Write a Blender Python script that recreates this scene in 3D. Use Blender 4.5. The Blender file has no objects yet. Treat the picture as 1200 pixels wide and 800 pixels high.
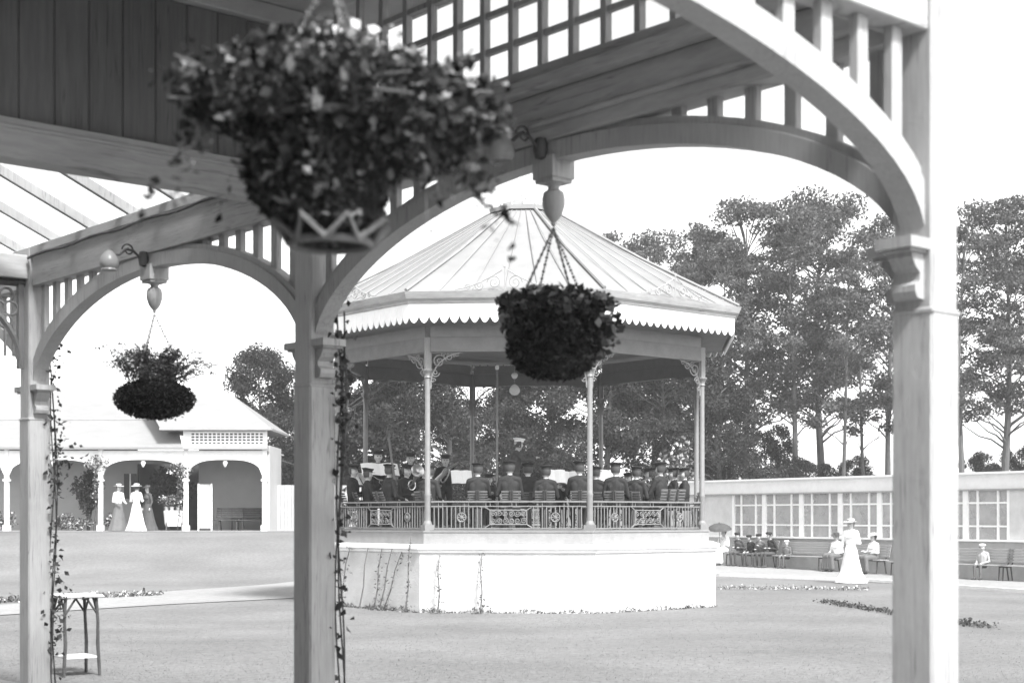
import bpy, bmesh, math, random
import numpy as np
from mathutils import Vector, Matrix
rnd = random.Random(1910)
rng = np.random.default_rng(1910)
sc = bpy.context.scene
COL = sc.collection
F = 1750.0; CX = 600.0; HY = 606.0; EYE = 1.6          # lens in photo pixels, horizon row, eye height

def W(px, Y):            # world x of a photo column at depth Y
    return (px - CX) * Y / F
def WZ(py, Y):
    return EYE - (py - HY) * Y / F
def ss(a, b, x):
    t = min(1.0, max(0.0, (x - a) / (b - a))); return t * t * (3 - 2 * t)
def gz(x, y):            # the lie of the land
    w = ss(-1.5, -7.0, x)
    return (-0.25 * ss(15, 27, y) + w * 1.33 * ss(40, 56.5, y)
            + (1 - w) * 0.10 * ss(46, 60, y) - 0.06 * ss(9, 14, x) * ss(30, 38, y))

# ------------------------------------------------------------------ materials
MATS = {}
def mat(name, v, rough=0.6, var=0.15, scale=6.0, bump=0.0, bscale=40.0, stretch=None, transl=0.0, metal=0.0, spec=0.4, big=0.0, bigscale=0.3, crack=None):
    m = bpy.data.materials.new(name); m.use_nodes = True
    nt = m.node_tree; ns = nt.nodes; L = nt.links
    b = ns['Principled BSDF']
    b.inputs['Roughness'].default_value = rough
    b.inputs['Metallic'].default_value = metal
    b.inputs['Specular IOR Level'].default_value = spec
    tc = ns.new('ShaderNodeTexCoord'); src = tc.outputs['Object']
    if stretch:
        mp = ns.new('ShaderNodeMapping'); mp.inputs['Scale'].default_value = stretch
        L.new(src, mp.inputs['Vector']); src = mp.outputs['Vector']
    n = ns.new('ShaderNodeTexNoise'); n.inputs['Scale'].default_value = scale; n.inputs['Detail'].default_value = 6; n.inputs['Roughness'].default_value = 0.65
    L.new(src, n.inputs['Vector'])
    mr = ns.new('ShaderNodeMapRange')
    mr.inputs['From Min'].default_value = 0.28; mr.inputs['From Max'].default_value = 0.72
    mr.inputs['To Min'].default_value = v * (1 - var); mr.inputs['To Max'].default_value = min(0.95, v * (1 + var))
    L.new(n.outputs['Fac'], mr.inputs['Value'])
    val = mr.outputs['Result']
    if big > 0:
        n2 = ns.new('ShaderNodeTexNoise'); n2.inputs['Scale'].default_value = bigscale; n2.inputs['Detail'].default_value = 4
        L.new(tc.outputs['Object'], n2.inputs['Vector'])
        m2 = ns.new('ShaderNodeMapRange'); m2.inputs['From Min'].default_value = 0.3; m2.inputs['From Max'].default_value = 0.7
        m2.inputs['To Min'].default_value = 1 - big; m2.inputs['To Max'].default_value = 1 + big
        L.new(n2.outputs['Fac'], m2.inputs['Value'])
        mu = ns.new('ShaderNodeMath'); mu.operation = 'MULTIPLY'; L.new(val, mu.inputs[0]); L.new(m2.outputs['Result'], mu.inputs[1]); val = mu.outputs[0]
    if crack:
        cm = ns.new('ShaderNodeMapping'); cm.inputs['Scale'].default_value = crack; L.new(tc.outputs['Object'], cm.inputs['Vector'])
        cn = ns.new('ShaderNodeTexNoise'); cn.inputs['Scale'].default_value = 2.0; cn.inputs['Detail'].default_value = 3; L.new(cm.outputs['Vector'], cn.inputs['Vector'])
        cr = ns.new('ShaderNodeValToRGB'); e = cr.color_ramp.elements
        e[0].position = .480; e[0].color = (1, 1, 1, 1); e[1].position = .520; e[1].color = (1, 1, 1, 1)
        q = cr.color_ramp.elements.new(.50); q.color = (.52, .52, .52, 1)
        L.new(cn.outputs['Fac'], cr.inputs['Fac'])
        # only here and there
        pn = ns.new('ShaderNodeTexNoise'); pn.inputs['Scale'].default_value = 2.3; pn.inputs['Detail'].default_value = 2; L.new(tc.outputs['Object'], pn.inputs['Vector'])
        pr = ns.new('ShaderNodeMapRange'); pr.inputs['From Min'].default_value = .45; pr.inputs['From Max'].default_value = .6; L.new(pn.outputs['Fac'], pr.inputs['Value'])
        mx = ns.new('ShaderNodeMix'); mx.data_type = 'FLOAT'; mx.inputs[2].default_value = 1.0; L.new(pr.outputs['Result'], mx.inputs[0]); L.new(cr.outputs['Color'], mx.inputs[3])
        mu2 = ns.new('ShaderNodeMath'); mu2.operation = 'MULTIPLY'; L.new(val, mu2.inputs[0]); L.new(mx.outputs[0], mu2.inputs[1]); val = mu2.outputs[0]
    cc = ns.new('ShaderNodeCombineColor')
    for i in range(3): L.new(val, cc.inputs[i])
    L.new(cc.outputs['Color'], b.inputs['Base Color'])
    if bump > 0:
        bn = ns.new('ShaderNodeTexNoise'); bn.inputs['Scale'].default_value = bscale; bn.inputs['Detail'].default_value = 5
        L.new(src, bn.inputs['Vector'])
        bp = ns.new('ShaderNodeBump'); bp.inputs['Strength'].default_value = bump; bp.inputs['Distance'].default_value = 0.02
        L.new(bn.outputs['Fac'], bp.inputs['Height']); L.new(bp.outputs['Normal'], b.inputs['Normal'])
    if transl > 0:
        tr = ns.new('ShaderNodeBsdfTranslucent'); L.new(cc.outputs['Color'], tr.inputs['Color'])
        mx = ns.new('ShaderNodeMixShader'); mx.inputs['Fac'].default_value = transl
        L.new(b.outputs['BSDF'], mx.inputs[1]); L.new(tr.outputs['BSDF'], mx.inputs[2])
        L.new(mx.outputs['Shader'], ns['Material Output'].inputs['Surface'])
    MATS[name] = m; return m
def glass(name, body, clear):
    m = bpy.data.materials.new(name); m.use_nodes = True
    nt = m.node_tree; ns = nt.nodes; L = nt.links
    ns.remove(ns['Principled BSDF'])
    t = ns.new('ShaderNodeBsdfTransparent'); t.inputs['Color'].default_value = (0.97, 0.97, 0.97, 1)
    d = ns.new('ShaderNodeBsdfDiffuse'); d.inputs['Color'].default_value = (body, body, body, 1)
    g = ns.new('ShaderNodeBsdfGlossy'); g.inputs['Roughness'].default_value = 0.05
    nz = ns.new('ShaderNodeTexNoise'); nz.inputs['Scale'].default_value = 3.0; nz.inputs['Detail'].default_value = 4
    tc = ns.new('ShaderNodeTexCoord'); L.new(tc.outputs['Object'], nz.inputs['Vector'])
    mr = ns.new('ShaderNodeMapRange'); mr.inputs['To Min'].default_value = (1 - clear) * 0.5; mr.inputs['To Max'].default_value = min(1, (1 - clear) * 1.5)
    L.new(nz.outputs['Fac'], mr.inputs['Value'])
    m1 = ns.new('ShaderNodeMixShader'); L.new(mr.outputs['Result'], m1.inputs['Fac']); L.new(t.outputs[0], m1.inputs[1]); L.new(d.outputs[0], m1.inputs[2])
    m2 = ns.new('ShaderNodeMixShader'); m2.inputs['Fac'].default_value = 0.05; L.new(m1.outputs[0], m2.inputs[1]); L.new(g.outputs[0], m2.inputs[2])
    L.new(m2.outputs[0], ns['Material Output'].inputs['Surface'])
    return m
M = dict(
    paint=mat('painted_wood', 0.35, 0.6, 0.13, 5.0, 0.30, 26, (14, 14, 1.0), big=0.14, bigscale=1.6, crack=(16, 16, .55)),
    painth=mat('painted_rail', 0.37, 0.6, 0.13, 5.0, 0.30, 26, (1.2, 1.2, 14), big=0.14, bigscale=1.6, crack=(.6, .6, 18)),
    beam=mat('grey_painted_wood', 0.34, 0.6, 0.16, 3.0, 0.15, 50, (1.5, 1.5, 9), big=0.16, bigscale=1.0, crack=(.5, .5, 12)),
    board=mat('stained_boards', 0.115, 0.7, 0.22, 2.5, 0.2, 40, (10, 10, 0.9), big=0.18, bigscale=1.0, crack=(14, 14, .4)),
    ceil=mat('ceiling_boards', 0.36, 0.7, 0.15, 2.0, 0.1, 40),
    white=mat('white_paint', 0.80, 0.55, 0.06, 4.0, 0.05, 40, big=0.04, bigscale=0.7),
    render=mat('white_render', 0.55, 0.85, 0.14, 2.2, 0.4, 24, big=0.10, bigscale=0.5),
    stone=mat('plinth_stone', 0.24, 0.8, 0.12, 5.0, 0.2, 40, big=0.06, bigscale=0.8),
    iron=mat('pale_iron', 0.18, 0.5, 0.12, 8.0, 0.05, 60),
    column=mat('column_paint', 0.19, 0.45, 0.10, 8.0, 0.05, 60),
    dark=mat('dark_metal', 0.05, 0.5, 0.3, 8.0),
    brass=mat('brass', 0.55, 0.28, 0.1, 8.0, metal=0.9),
    roof=mat('zinc_roof', 0.22, 0.45, 0.09, 2.5, 0.05, 20, (1, 1, 1), big=0.10, bigscale=0.6),
    hip=mat('lead_roll', 0.22, 0.5, 0.12, 6.0),
    under=mat('roof_lining', 0.16, 0.8, 0.15, 4.0),
    slate=mat('pale_roof', 0.215, 0.7, 0.08, 1.5, 0.1, 12, (1, 1, 5), big=0.05, bigscale=0.4),
    trim=mat('grey_trim', 0.30, 0.6, 0.1, 4.0),
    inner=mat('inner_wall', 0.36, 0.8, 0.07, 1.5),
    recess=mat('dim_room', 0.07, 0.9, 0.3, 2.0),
    lawn=mat('lawn_grass', 0.165, 0.95, 0.24, 11, 0.6, 30, spec=0.05, big=0.15, bigscale=0.35),
    blade=mat('grass_blades', 0.18, 0.8, 0.15, 1.2, transl=0.45, spec=0.1),
    gravel=mat('gravel', 0.26, 0.95, 0.14, 6.0, 0.4, 60, spec=0.1, big=0.06, bigscale=0.4),
    kerb=mat('kerb_stone', 0.68, 0.8, 0.1, 4.0),
    bark=mat('bark', 0.10, 0.9, 0.35, 2.0, 0.5, 12, (6, 6, 1)),
    leaf=mat('leaf_mid', 0.07, 0.75, 0.35, 0.45, transl=0.3, spec=0.1),
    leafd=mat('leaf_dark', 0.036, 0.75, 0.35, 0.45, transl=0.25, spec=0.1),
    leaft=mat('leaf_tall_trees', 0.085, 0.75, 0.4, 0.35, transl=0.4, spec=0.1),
    leafl=mat('leaf_light', 0.135, 0.75, 0.35, 0.6, transl=0.35, spec=0.1),
    ivy=mat('ivy_leaf', 0.055, 0.5, 0.45, 5.0, transl=0.2, spec=0.35),
    ivyl=mat('pale_basket_leaf', 0.20, 0.5, 0.40, 6.0, transl=0.25, spec=0.3),
    moss=mat('basket_moss', 0.02, 0.9, 0.4, 10.0, spec=0.1),
    flower=mat('pale_flower', 0.60, 0.7, 0.2, 8.0, transl=0.2),
    twig=mat('dark_twig', 0.055, 0.8, 0.35, 12.0, 0.3, 40),
    rustic=mat('pale_twig', 0.13, 0.8, 0.3, 12.0, 0.3, 40),
    tabletop=mat('table_top', 0.50, 0.5, 0.12, 6.0),
    chair=mat('chair_wood', 0.09, 0.5, 0.2, 6.0),
    bench=mat('bench_slats', 0.30, 0.7, 0.15, 3.0, stretch=(1, 1, 8)),
    uniform=mat('navy_serge', 0.030, 0.85, 0.25, 9.0, spec=0.15),
    suit=mat('grey_suit', 0.075, 0.85, 0.25, 9.0, spec=0.15),
    skin=mat('skin', 0.42, 0.6, 0.08, 12.0),
    hair=mat('hair', 0.05, 0.6, 0.3, 20.0),
    linen=mat('white_linen', 0.82, 0.8, 0.05, 6.0, 0.15, 14),
    greycloth=mat('grey_cloth', 0.12, 0.85, 0.2, 6.0, 0.2, 14),
    darkcloth=mat('dark_cloth', 0.06, 0.85, 0.25, 6.0, 0.2, 14),
    straw=mat('straw', 0.55, 0.7, 0.15, 14.0),
    paper=mat('paper', 0.80, 0.8, 0.05, 5.0),
    soil=mat('dark_border', 0.09, 0.9, 0.3, 3.0),
    globe=mat('opal_glass', 0.85, 0.2, 0.03, 5.0, transl=0.35),
    shade=mat('frosted_shade', 0.33, 0.3, 0.1, 12.0, transl=0.4),
    flag=mat('flagstones', 0.20, 0.8, 0.15, 2.0, 0.2, 20),
    brick=mat('brickwork', 0.16, 0.85, 0.2, 6.0, 0.3, 30),
    pot=mat('clay_pot', 0.30, 0.8, 0.15, 8.0),
)
M['clear'] = glass('clear_glass', 0.75, 0.95)
M['dusty'] = glass('dusty_glass', 0.62, 0.62)

# ------------------------------------------------------------------ objects
OFF = {}
def link(o): COL.objects.link(o); return o
def tag(o, label, cat, group=None, kind=None):
    if label: o['label'] = label
    if cat: o['category'] = cat
    if group: o['group'] = group
    if kind: o['kind'] = kind
    return o
def thing(name, label, cat, loc=(0, 0, 0), rz=0.0, group=None):
    o = bpy.data.objects.new(name, None); link(o)
    o.empty_display_size = 0.2
    o.location = loc; o.rotation_euler = (0, 0, rz)
    tag(o, label, cat, group); OFF[o.name] = Vector(loc) if rz == 0 else None
    return o
def off(o):
    v = OFF.get(o.name); return v if v is not None else Vector((0, 0, 0))
def copy_tree(o, parent=None):
    c = o.copy(); COL.objects.link(c)
    if parent is not None: c.parent = parent
    for ch in list(o.children): copy_tree(ch, c)
    return c
def place(o, loc, rz=0.0, label=None, group=None, s=1.0):
    o.location = loc; o.rotation_euler = (0, 0, rz); o.scale = (s, s, s)
    if label: o['label'] = label
    if group: o['group'] = group
    return o

class MB:
    def __init__(self): self.v = []; self.f = []; self.mi = []
    def add(self, vs, fs, mi=0):
        b = len(self.v); self.v.extend([tuple(p) for p in vs]); self.f.extend([[i + b for i in f] for f in fs]); self.mi.extend([mi] * len(fs)); return self
    def obox(self, c, ax, ay, az, mi=0):       # centre and three half-axes
        c = Vector(c); ax = Vector(ax); ay = Vector(ay); az = Vector(az)
        vs = [c + sx * ax + sy * ay + sz * az for sx in (-1, 1) for sy in (-1, 1) for sz in (-1, 1)]
        fs = [(0, 1, 3, 2), (4, 6, 7, 5), (0, 4, 5, 1), (2, 3, 7, 6), (0, 2, 6, 4), (1, 5, 7, 3)]
        return self.add(vs, fs, mi)
    def box(self, c, s, rz=0.0, mi=0):
        cs, sn = math.cos(rz), math.sin(rz)
        return self.obox(c, (cs * s[0] / 2, sn * s[0] / 2, 0), (-sn * s[1] / 2, cs * s[1] / 2, 0), (0, 0, s[2] / 2), mi)
    def tube(self, pts, r, n=8, mi=0, caps=True):
        pts = [Vector(p) for p in pts]; k = len(pts)
        rs = r if isinstance(r, (list, tuple)) else [r] * k
        vs = []; up = None
        for i, p in enumerate(pts):
            d = (pts[min(i + 1, k - 1)] - pts[max(i - 1, 0)])
            d = d.normalized() if d.length > 1e-9 else Vector((0, 0, 1))
            if up is None: up = Vector((0, 0, 1)) if abs(d.z) < 0.9 else Vector((1, 0, 0))
            a = d.cross(up)
            if a.length < 1e-4: a = d.orthogonal()
            a.normalize(); b = d.cross(a).normalized(); up = a.cross(d)
            for j in range(n):
                t = 2 * math.pi * j / n
                vs.append(p + rs[i] * (math.cos(t) * a + math.sin(t) * b))
        fs = [(i * n + j, i * n + (j + 1) % n, (i + 1) * n + (j + 1) % n, (i + 1) * n + j) for i in range(k - 1) for j in range(n)]
        if caps: fs += [tuple(range(n))[::-1], tuple((k - 1) * n + j for j in range(n))]
        return self.add(vs, fs, mi)
    def rings(self, rings, caps=True, closed=True, mi=0):
        n = len(rings[0]); vs = [p for r in rings for p in r]; k = len(rings)
        m = n if closed else n - 1
        fs = [(i * n + j, i * n + (j + 1) % n, (i + 1) * n + (j + 1) % n, (i + 1) * n + j) for i in range(k - 1) for j in range(m)]
        if caps: fs += [tuple(range(n))[::-1], tuple((k - 1) * n + j for j in range(n))]
        return self.add(vs, fs, mi)
    def lathe(self, prof, o=(0, 0, 0), n=16, caps=True, mi=0, sx=1.0, sy=1.0):
        return self.rings([[(o[0] + r * sx * math.cos(2 * math.pi * j / n), o[1] + r * sy * math.sin(2 * math.pi * j / n), o[2] + z) for j in range(n)] for r, z in prof], caps, mi=mi)
    def prism(self, poly, o, ex, ey, en, d, mi=0):  # polygon in (ex,ey) thickened by d along en (centred)
        o = Vector(o); ex = Vector(ex); ey = Vector(ey); en = Vector(en).normalized() * d / 2; n = len(poly)
        a = [o + x * ex + y * ey - en for x, y in poly]; b = [o + x * ex + y * ey + en for x, y in poly]
        fs = [tuple(range(n))[::-1], tuple(range(n, 2 * n))] + [(i, (i + 1) % n, n + (i + 1) % n, n + i) for i in range(n)]
        return self.add(a + b, fs, mi)
    def build(self, name, m, parent=None, smooth=False, bevel=0.0):
        me = bpy.data.meshes.new(name)
        o0 = off(parent) if parent is not None else Vector((0, 0, 0))
        me.from_pydata([(p[0] - o0.x, p[1] - o0.y, p[2] - o0.z) for p in self.v], [], self.f)
        ms = m if isinstance(m, (list, tuple)) else [m]
        for x in ms: me.materials.append(x)
        if len(ms) > 1: me.polygons.foreach_set('material_index', self.mi)
        bm = bmesh.new(); bm.from_mesh(me); bmesh.ops.recalc_face_normals(bm, faces=bm.faces); bm.to_mesh(me); bm.free()
        if smooth: me.polygons.foreach_set('use_smooth', [True] * len(me.polygons))
        me.update()
        o = link(bpy.data.objects.new(name, me))
        if smooth:
            es = o.modifiers.new('edges', 'EDGE_SPLIT'); es.split_angle = math.radians(42)
        if bevel > 0:
            bv = o.modifiers.new('bevel', 'BEVEL'); bv.width = bevel; bv.segments = 1; bv.limit_method = 'ANGLE'; bv.angle_limit = math.radians(50)
        if parent is not None: o.parent = parent; OFF[o.name] = o0
        return o

def leaves(name, pts, size, m, parent=None, jit=0.4, up=0.3, aspect=0.6, droop=0.0, mi=None, nrm=None):
    pts = np.asarray(pts, float); n = len(pts)
    s = size * (1 + jit * (rng.random(n) * 2 - 1))
    nr = rng.normal(size=(n, 3))
    if nrm is not None: nr = nr * 0.6 + nrm
    nr[:, 2] += up * 2; nr /= np.linalg.norm(nr, axis=1)[:, None]
    t = rng.normal(size=(n, 3)); t[:, 2] -= droop
    t -= (t * nr).sum(1)[:, None] * nr; t /= np.linalg.norm(t, axis=1)[:, None] + 1e-9
    b = np.cross(nr, t)
    S = s[:, None]
    base = pts - t * S * 0.5; tip = pts + t * S * 0.5 - nr * S * 0.12
    l = pts + b * S * aspect * 0.5 + nr * S * 0.10; r = pts - b * S * aspect * 0.5 + nr * S * 0.10
    v = np.stack([base, l, tip, r], 1).reshape(-1, 3)
    if parent is not None:
        o0 = off(parent); v = v - np.array(o0)
    me = bpy.data.meshes.new(name)
    me.vertices.add(4 * n); me.vertices.foreach_set('co', v.ravel())
    me.loops.add(4 * n); me.loops.foreach_set('vertex_index', np.arange(4 * n, dtype=np.int32))
    me.polygons.add(n); me.polygons.foreach_set('loop_start', np.arange(0, 4 * n, 4, dtype=np.int32)); me.polygons.foreach_set('loop_total', np.full(n, 4, dtype=np.int32))
    ms = m if isinstance(m, (list, tuple)) else [m]
    for x in ms: me.materials.append(x)
    if len(ms) > 1:
        me.polygons.foreach_set('material_index', (rng.integers(0, len(ms), n) if mi is None else mi).astype(np.int32))
    me.update(calc_edges=True); me.validate()
    o = link(bpy.data.objects.new(name, me))
    if parent is not None: o.parent = parent; OFF[o.name] = off(parent)
    return o
def ball(n, c, r, shell=0.0):
    d = rng.normal(size=(n, 3)); d /= np.linalg.norm(d, axis=1)[:, None]
    k = (shell + (1 - shell) * rng.random(n)) ** (1 / 2.0)
    return np.array(c) + d * k[:, None] * np.array(r)
Z3 = Vector((0, 0, 1))

# ------------------------------------------------------------------ ground
def grid_axis(lo, f0, f1, hi, step):
    a = list(np.arange(f0, f1 + 1e-6, step)); x = f0; s = step; pre = []
    while x > lo: s *= 1.35; x -= s; pre.append(x)
    x = f1; s = step; post = []
    while x < hi: s *= 1.35; x += s; post.append(x)
    return pre[::-1] + a + post
gx = grid_axis(-330, -26, 30, 330, 0.5); gy = grid_axis(-110, 4, 84, 420, 0.5)
g = MB(); nx = len(gx)
g.v = [(x, y, gz(x, y)) for y in gy for x in gx]
g.f = [(j * nx + i, j * nx + i + 1, (j + 1) * nx + i + 1, (j + 1) * nx + i) for j in range(len(gy) - 1) for i in range(nx - 1)]
g.mi = [0] * len(g.f)
tag(g.build('ground', M['lawn'], smooth=False), 'mown lawn of the pleasure garden spreading round the bandstand', 'lawn', kind='structure')

def strip(name, A, B, m, h, label, n=60, k=6):
    """sheet between two edge polylines, lying on the land"""
    def samp(P, t):
        u = t * (len(P) - 1); i = min(int(u), len(P) - 2); f = u - i
        p0 = P[max(i - 1, 0)]; p1 = P[i]; p2 = P[i + 1]; p3 = P[min(i + 2, len(P) - 1)]
        return [0.5 * ((2 * p1[c]) + (-p0[c] + p2[c]) * f + (2 * p0[c] - 5 * p1[c] + 4 * p2[c] - p3[c]) * f * f + (-p0[c] + 3 * p1[c] - 3 * p2[c] + p3[c]) * f ** 3) for c in (0, 1)]
    b = MB()
    for i in range(n + 1):
        a = samp(A, i / n); c = samp(B, i / n)
        for j in range(k + 1):
            x = a[0] + (c[0] - a[0]) * j / k; y = a[1] + (c[1] - a[1]) * j / k
            b.v.append((x, y, gz(x, y) + h))
    b.f = [(i * (k + 1) + j, (i + 1) * (k + 1) + j, (i + 1) * (k + 1) + j + 1, i * (k + 1) + j + 1) for i in range(n) for j in range(k)]
    b.mi = [0] * len(b.f)
    return tag(b.build(name, m), label, None, kind='structure')
def gp(px, py, zg=-0.22):
    Y = (EYE - zg) * F / (py - HY); return (W(px, Y), Y)
strip('garden_path', [gp(-260, 730), gp(-90, 724), gp(0, 719), gp(190, 707), gp(345, 699), gp(470, 690)],
      [gp(-260, 716), gp(-90, 711), gp(0, 707), gp(190, 692), gp(345, 682), gp(470, 675)], M['gravel'], 0.014, 'pale gravel path curving across the lawn towards the bandstand')
# far terrace edge in front of the left pavilion
strip('terrace_path', [(-30, 55.7), (-20, 55.5), (-9, 55.5), (-5, 55.6)], [(-30, 58.5), (-20, 58.3), (-9, 58.3), (-5, 58.3)], M['gravel'], 0.016, 'pale strip of paving along the foot of the left pavilion', k=10)

# ------------------------------------------------------------------ long glasshouse on the right
GA = Vector((7.5, 57.0, 0)); GB = Vector((15.4, 45.0, 0)); GD = (GB - GA).normalized(); GN = Vector((GD.y, -GD.x, 0))   # along, and towards the lawn
if GN.y > 0: GN = -GN
def gpos(px):            # distance along the wall for a photo column
    k = (px - CX) / F; return (GA.x - k * GA.y) / (k * GD.y - GD.x)
def GP(u, n, z): p = GA + GD * u + GN * n; return Vector((p.x, p.y, z))
strip('gravel_walk', [tuple((GP(u, 0.2, 0))[:2]) for u in (-20, -8, 0, 8, 16, 26, 36)], [gp(690, 664, -.18), gp(760, 668, -.18), gp(840, 672, -.18), gp(1020, 682.5, -.27), gp(1200, 693, -.28), gp(1330, 701, -.28), gp(1500, 711, -.28)],
      M['gravel'], 0.014, 'broad gravel walk before the benches and glasshouse')
kb = MB(); pk = []
for px in range(700, 1500, 8):
    y = 672 + (px - 840) * 21 / 360; X, Y = gp(px, y, -.18 if px < 840 else -.18 - .10 * min(1, (px - 840) / 180)); pk.append(Vector((X, Y, gz(X, Y))))
for a, b in zip(pk, pk[1:]):
    d = (b - a); n = Vector((-d.y, d.x, 0)).normalized()
    kb.obox((a + b) / 2 + Z3 * 0.03, d / 2, n * 0.06, Z3 * 0.06)
tag(kb.build('kerb', M['kerb']), 'white edging kerb between the lawn and the gravel walk', 'kerb', kind='structure')

glass_house = thing('glasshouse', 'long low white glasshouse with many paned windows behind the benches', 'glasshouse', (GA.x, GA.y, 0))
zt = 2.94; zw1 = 2.40; zw0 = 0.86
U0, U1 = gpos(520), gpos(1183); U2 = U1 + 14
b = MB(); b.obox(GP((U0 + U2) / 2, -0.08, (zt + 2.46) / 2), GD * (U2 - U0) / 2, GN * 0.10, Z3 * (zt - 2.46) / 2); b.build('fascia', M['white'], glass_house)
b = MB(); b.obox(GP((U0 + U2) / 2, 0.055, 2.455), GD * (U2 - U0) / 2, GN * 0.05, Z3 * 0.025); b.build('gutter', M['trim'], glass_house)
b = MB(); b.obox(GP((U0 + U2) / 2, 0.03, zt + 0.03), GD * (U2 - U0) / 2, GN * 0.22, Z3 * 0.03); b.build('coping', M['white'], glass_house)
b = MB(); b.obox(GP((U0 + U2) / 2, -0.1, (zw0 - .6) / 2 - 0.0), GD * (U2 - U0) / 2, GN * 0.1, Z3 * (zw0 - 0.003 + .6) / 2); b.build('low_wall', M['render'], glass_house)
b = MB(); b.obox(GP((U0 + U2) / 2, 0.03, zw0 + .03), GD * (U2 - U0) / 2, GN * 0.15, Z3 * 0.03); b.build('sill', M['white'], glass_house)
b = MB(); b.obox(GP((U0 + U2) / 2, -2.9, 1.2), GD * (U2 - U0) / 2, GN * 0.1, Z3 * 1.7); b.build('rear_wall', M['inner'], glass_house)
b = MB(); b.obox(GP((U0 + U2) / 2, -1.5, zt - .1), GD * (U2 - U0) / 2, GN * 1.5, Z3 * 0.04); b.build('roof', M['white'], glass_house)
ul = gpos(858)
for a, c in ((U0, ul), (U1, U2)):
    b = MB(); b.obox(GP((a + c) / 2, -0.09, (zw0 + .06 + 2.43) / 2), GD * (c - a) / 2, GN * 0.09, Z3 * (2.43 - zw0 - .06) / 2); b.build('wall_panel', M['render'], glass_house)
piers = [858, 895, 938.5, 984, 1030, 1080, 1131, 1183]
for p0, p1 in zip(piers, piers[1:]):
    ua, ub = gpos(p0), gpos(p1); Lw = ub - ua
    w = MB(); zz0, zz1 = zw0 + .06, 2.43
    for u, wd in ((ua + .0, .10), (ub, .10)):
        w.obox(GP(u + (0.05 if u == ua else -0.05), -0.06, (zz0 + zz1) / 2), GD * 0.048, GN * 0.06, Z3 * (zz1 - zz0) / 2)
    for f in (0.27, 0.73): w.obox(GP(ua + Lw * f, -0.06, (zz0 + zz1) / 2), GD * 0.035, GN * 0.035, Z3 * (zz1 - zz0) / 2)
    for z in (1.33, 2.05): w.obox(GP(ua + Lw / 2, -0.062, z), GD * (Lw / 2 - .1), GN * 0.028, Z3 * 0.028)
    wo = w.build('window', M['white'], glass_house)
    q = MB(); q.obox(GP(ua + Lw / 2, -0.07, (zz0 + zz1) / 2), GD * (Lw / 2 - .098), GN * 0.004, Z3 * (zz1 - zz0 - .004) / 2); q.build('pane', M['dusty'], wo)
    for k in range(3):
        t = MB(); u = ua + Lw * (k + .5) / 3
        t.obox(GP(u, -1.4, 1.75), GN * 1.25 + Z3 * 0.95 + GD * 0.3, GD * 0.05, Z3 * 0.06); t.build('rafter', M['board'], glass_house)

# ------------------------------------------------------------------ bandstand
BC = Vector((0.264, 33.0, 0)); A0 = -0.48
def oct_pt(k, r, z): a = A0 + k * math.pi / 4; return Vector((BC.x + r * math.sin(a), BC.y - r * math.cos(a), z))
def oring(r, z): return [oct_pt(k, r, z) for k in range(8)]
band = thing('bandstand', 'octagonal iron bandstand with pale hipped roof, scalloped valance and white base wall', 'bandstand', (BC.x, BC.y, -0.25))
zd = 1.336
def oband(name, m, prof, caps=True, parent=band, **kw):
    b = MB(); b.rings([oring(r, z) for r, z in prof], caps); return b.build(name, m, parent, **kw)
oband('base_wall', M['render'], [(4.46, -0.7), (4.46, 0.9)])
oband('base_cornice', M['white'], [(4.47, 0.903), (4.50, 0.92), (4.50, 0.96), (4.55, 0.985), (4.55, 1.06), (4.40, 1.075)])
oband('plinth', M['stone'], [(4.31, 1.078), (4.31, 1.31), (4.33, 1.315), (4.33, zd)])
oband('deck', M['under'], [(4.25, zd + .003), (4.25, zd + .02)])
RC = 4.16
zc1 = 4.45
for k in range(8):
    p = oct_pt(k, RC, 0)
    c = MB(); c.lathe([(0.062, zd + .12), (0.058, 2.0), (0.062, 2.02), (0.062, 2.06), (0.055, 2.08), (0.05, zc1 - .12)], p, 14)
    co = c.build('column', M['column'], band, smooth=True)
    q = MB(); q.box((p.x, p.y, zd + .06), (0.20, 0.20, 0.12), -(A0 + k * math.pi / 4)); q.lathe([(0.09, zd + .12), (0.085, zd + .15), (0.064, zd + .2)], p, 14); q.build('column_base', M['column'], co)
    q = MB(); q.lathe([(0.052, zc1 - .118), (0.07, zc1 - .11), (0.055, zc1 - .07), (0.065, zc1 - .03), (0.105, zc1 + .03), (0.105, zc1 + .055), (0.07, zc1 + .06)], p, 12)
    q.box((p.x, p.y, zc1 + .37), (0.10, 0.10, 0.62), -(A0 + k * math.pi / 4)); q.build('capital', M['column'], co)
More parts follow.
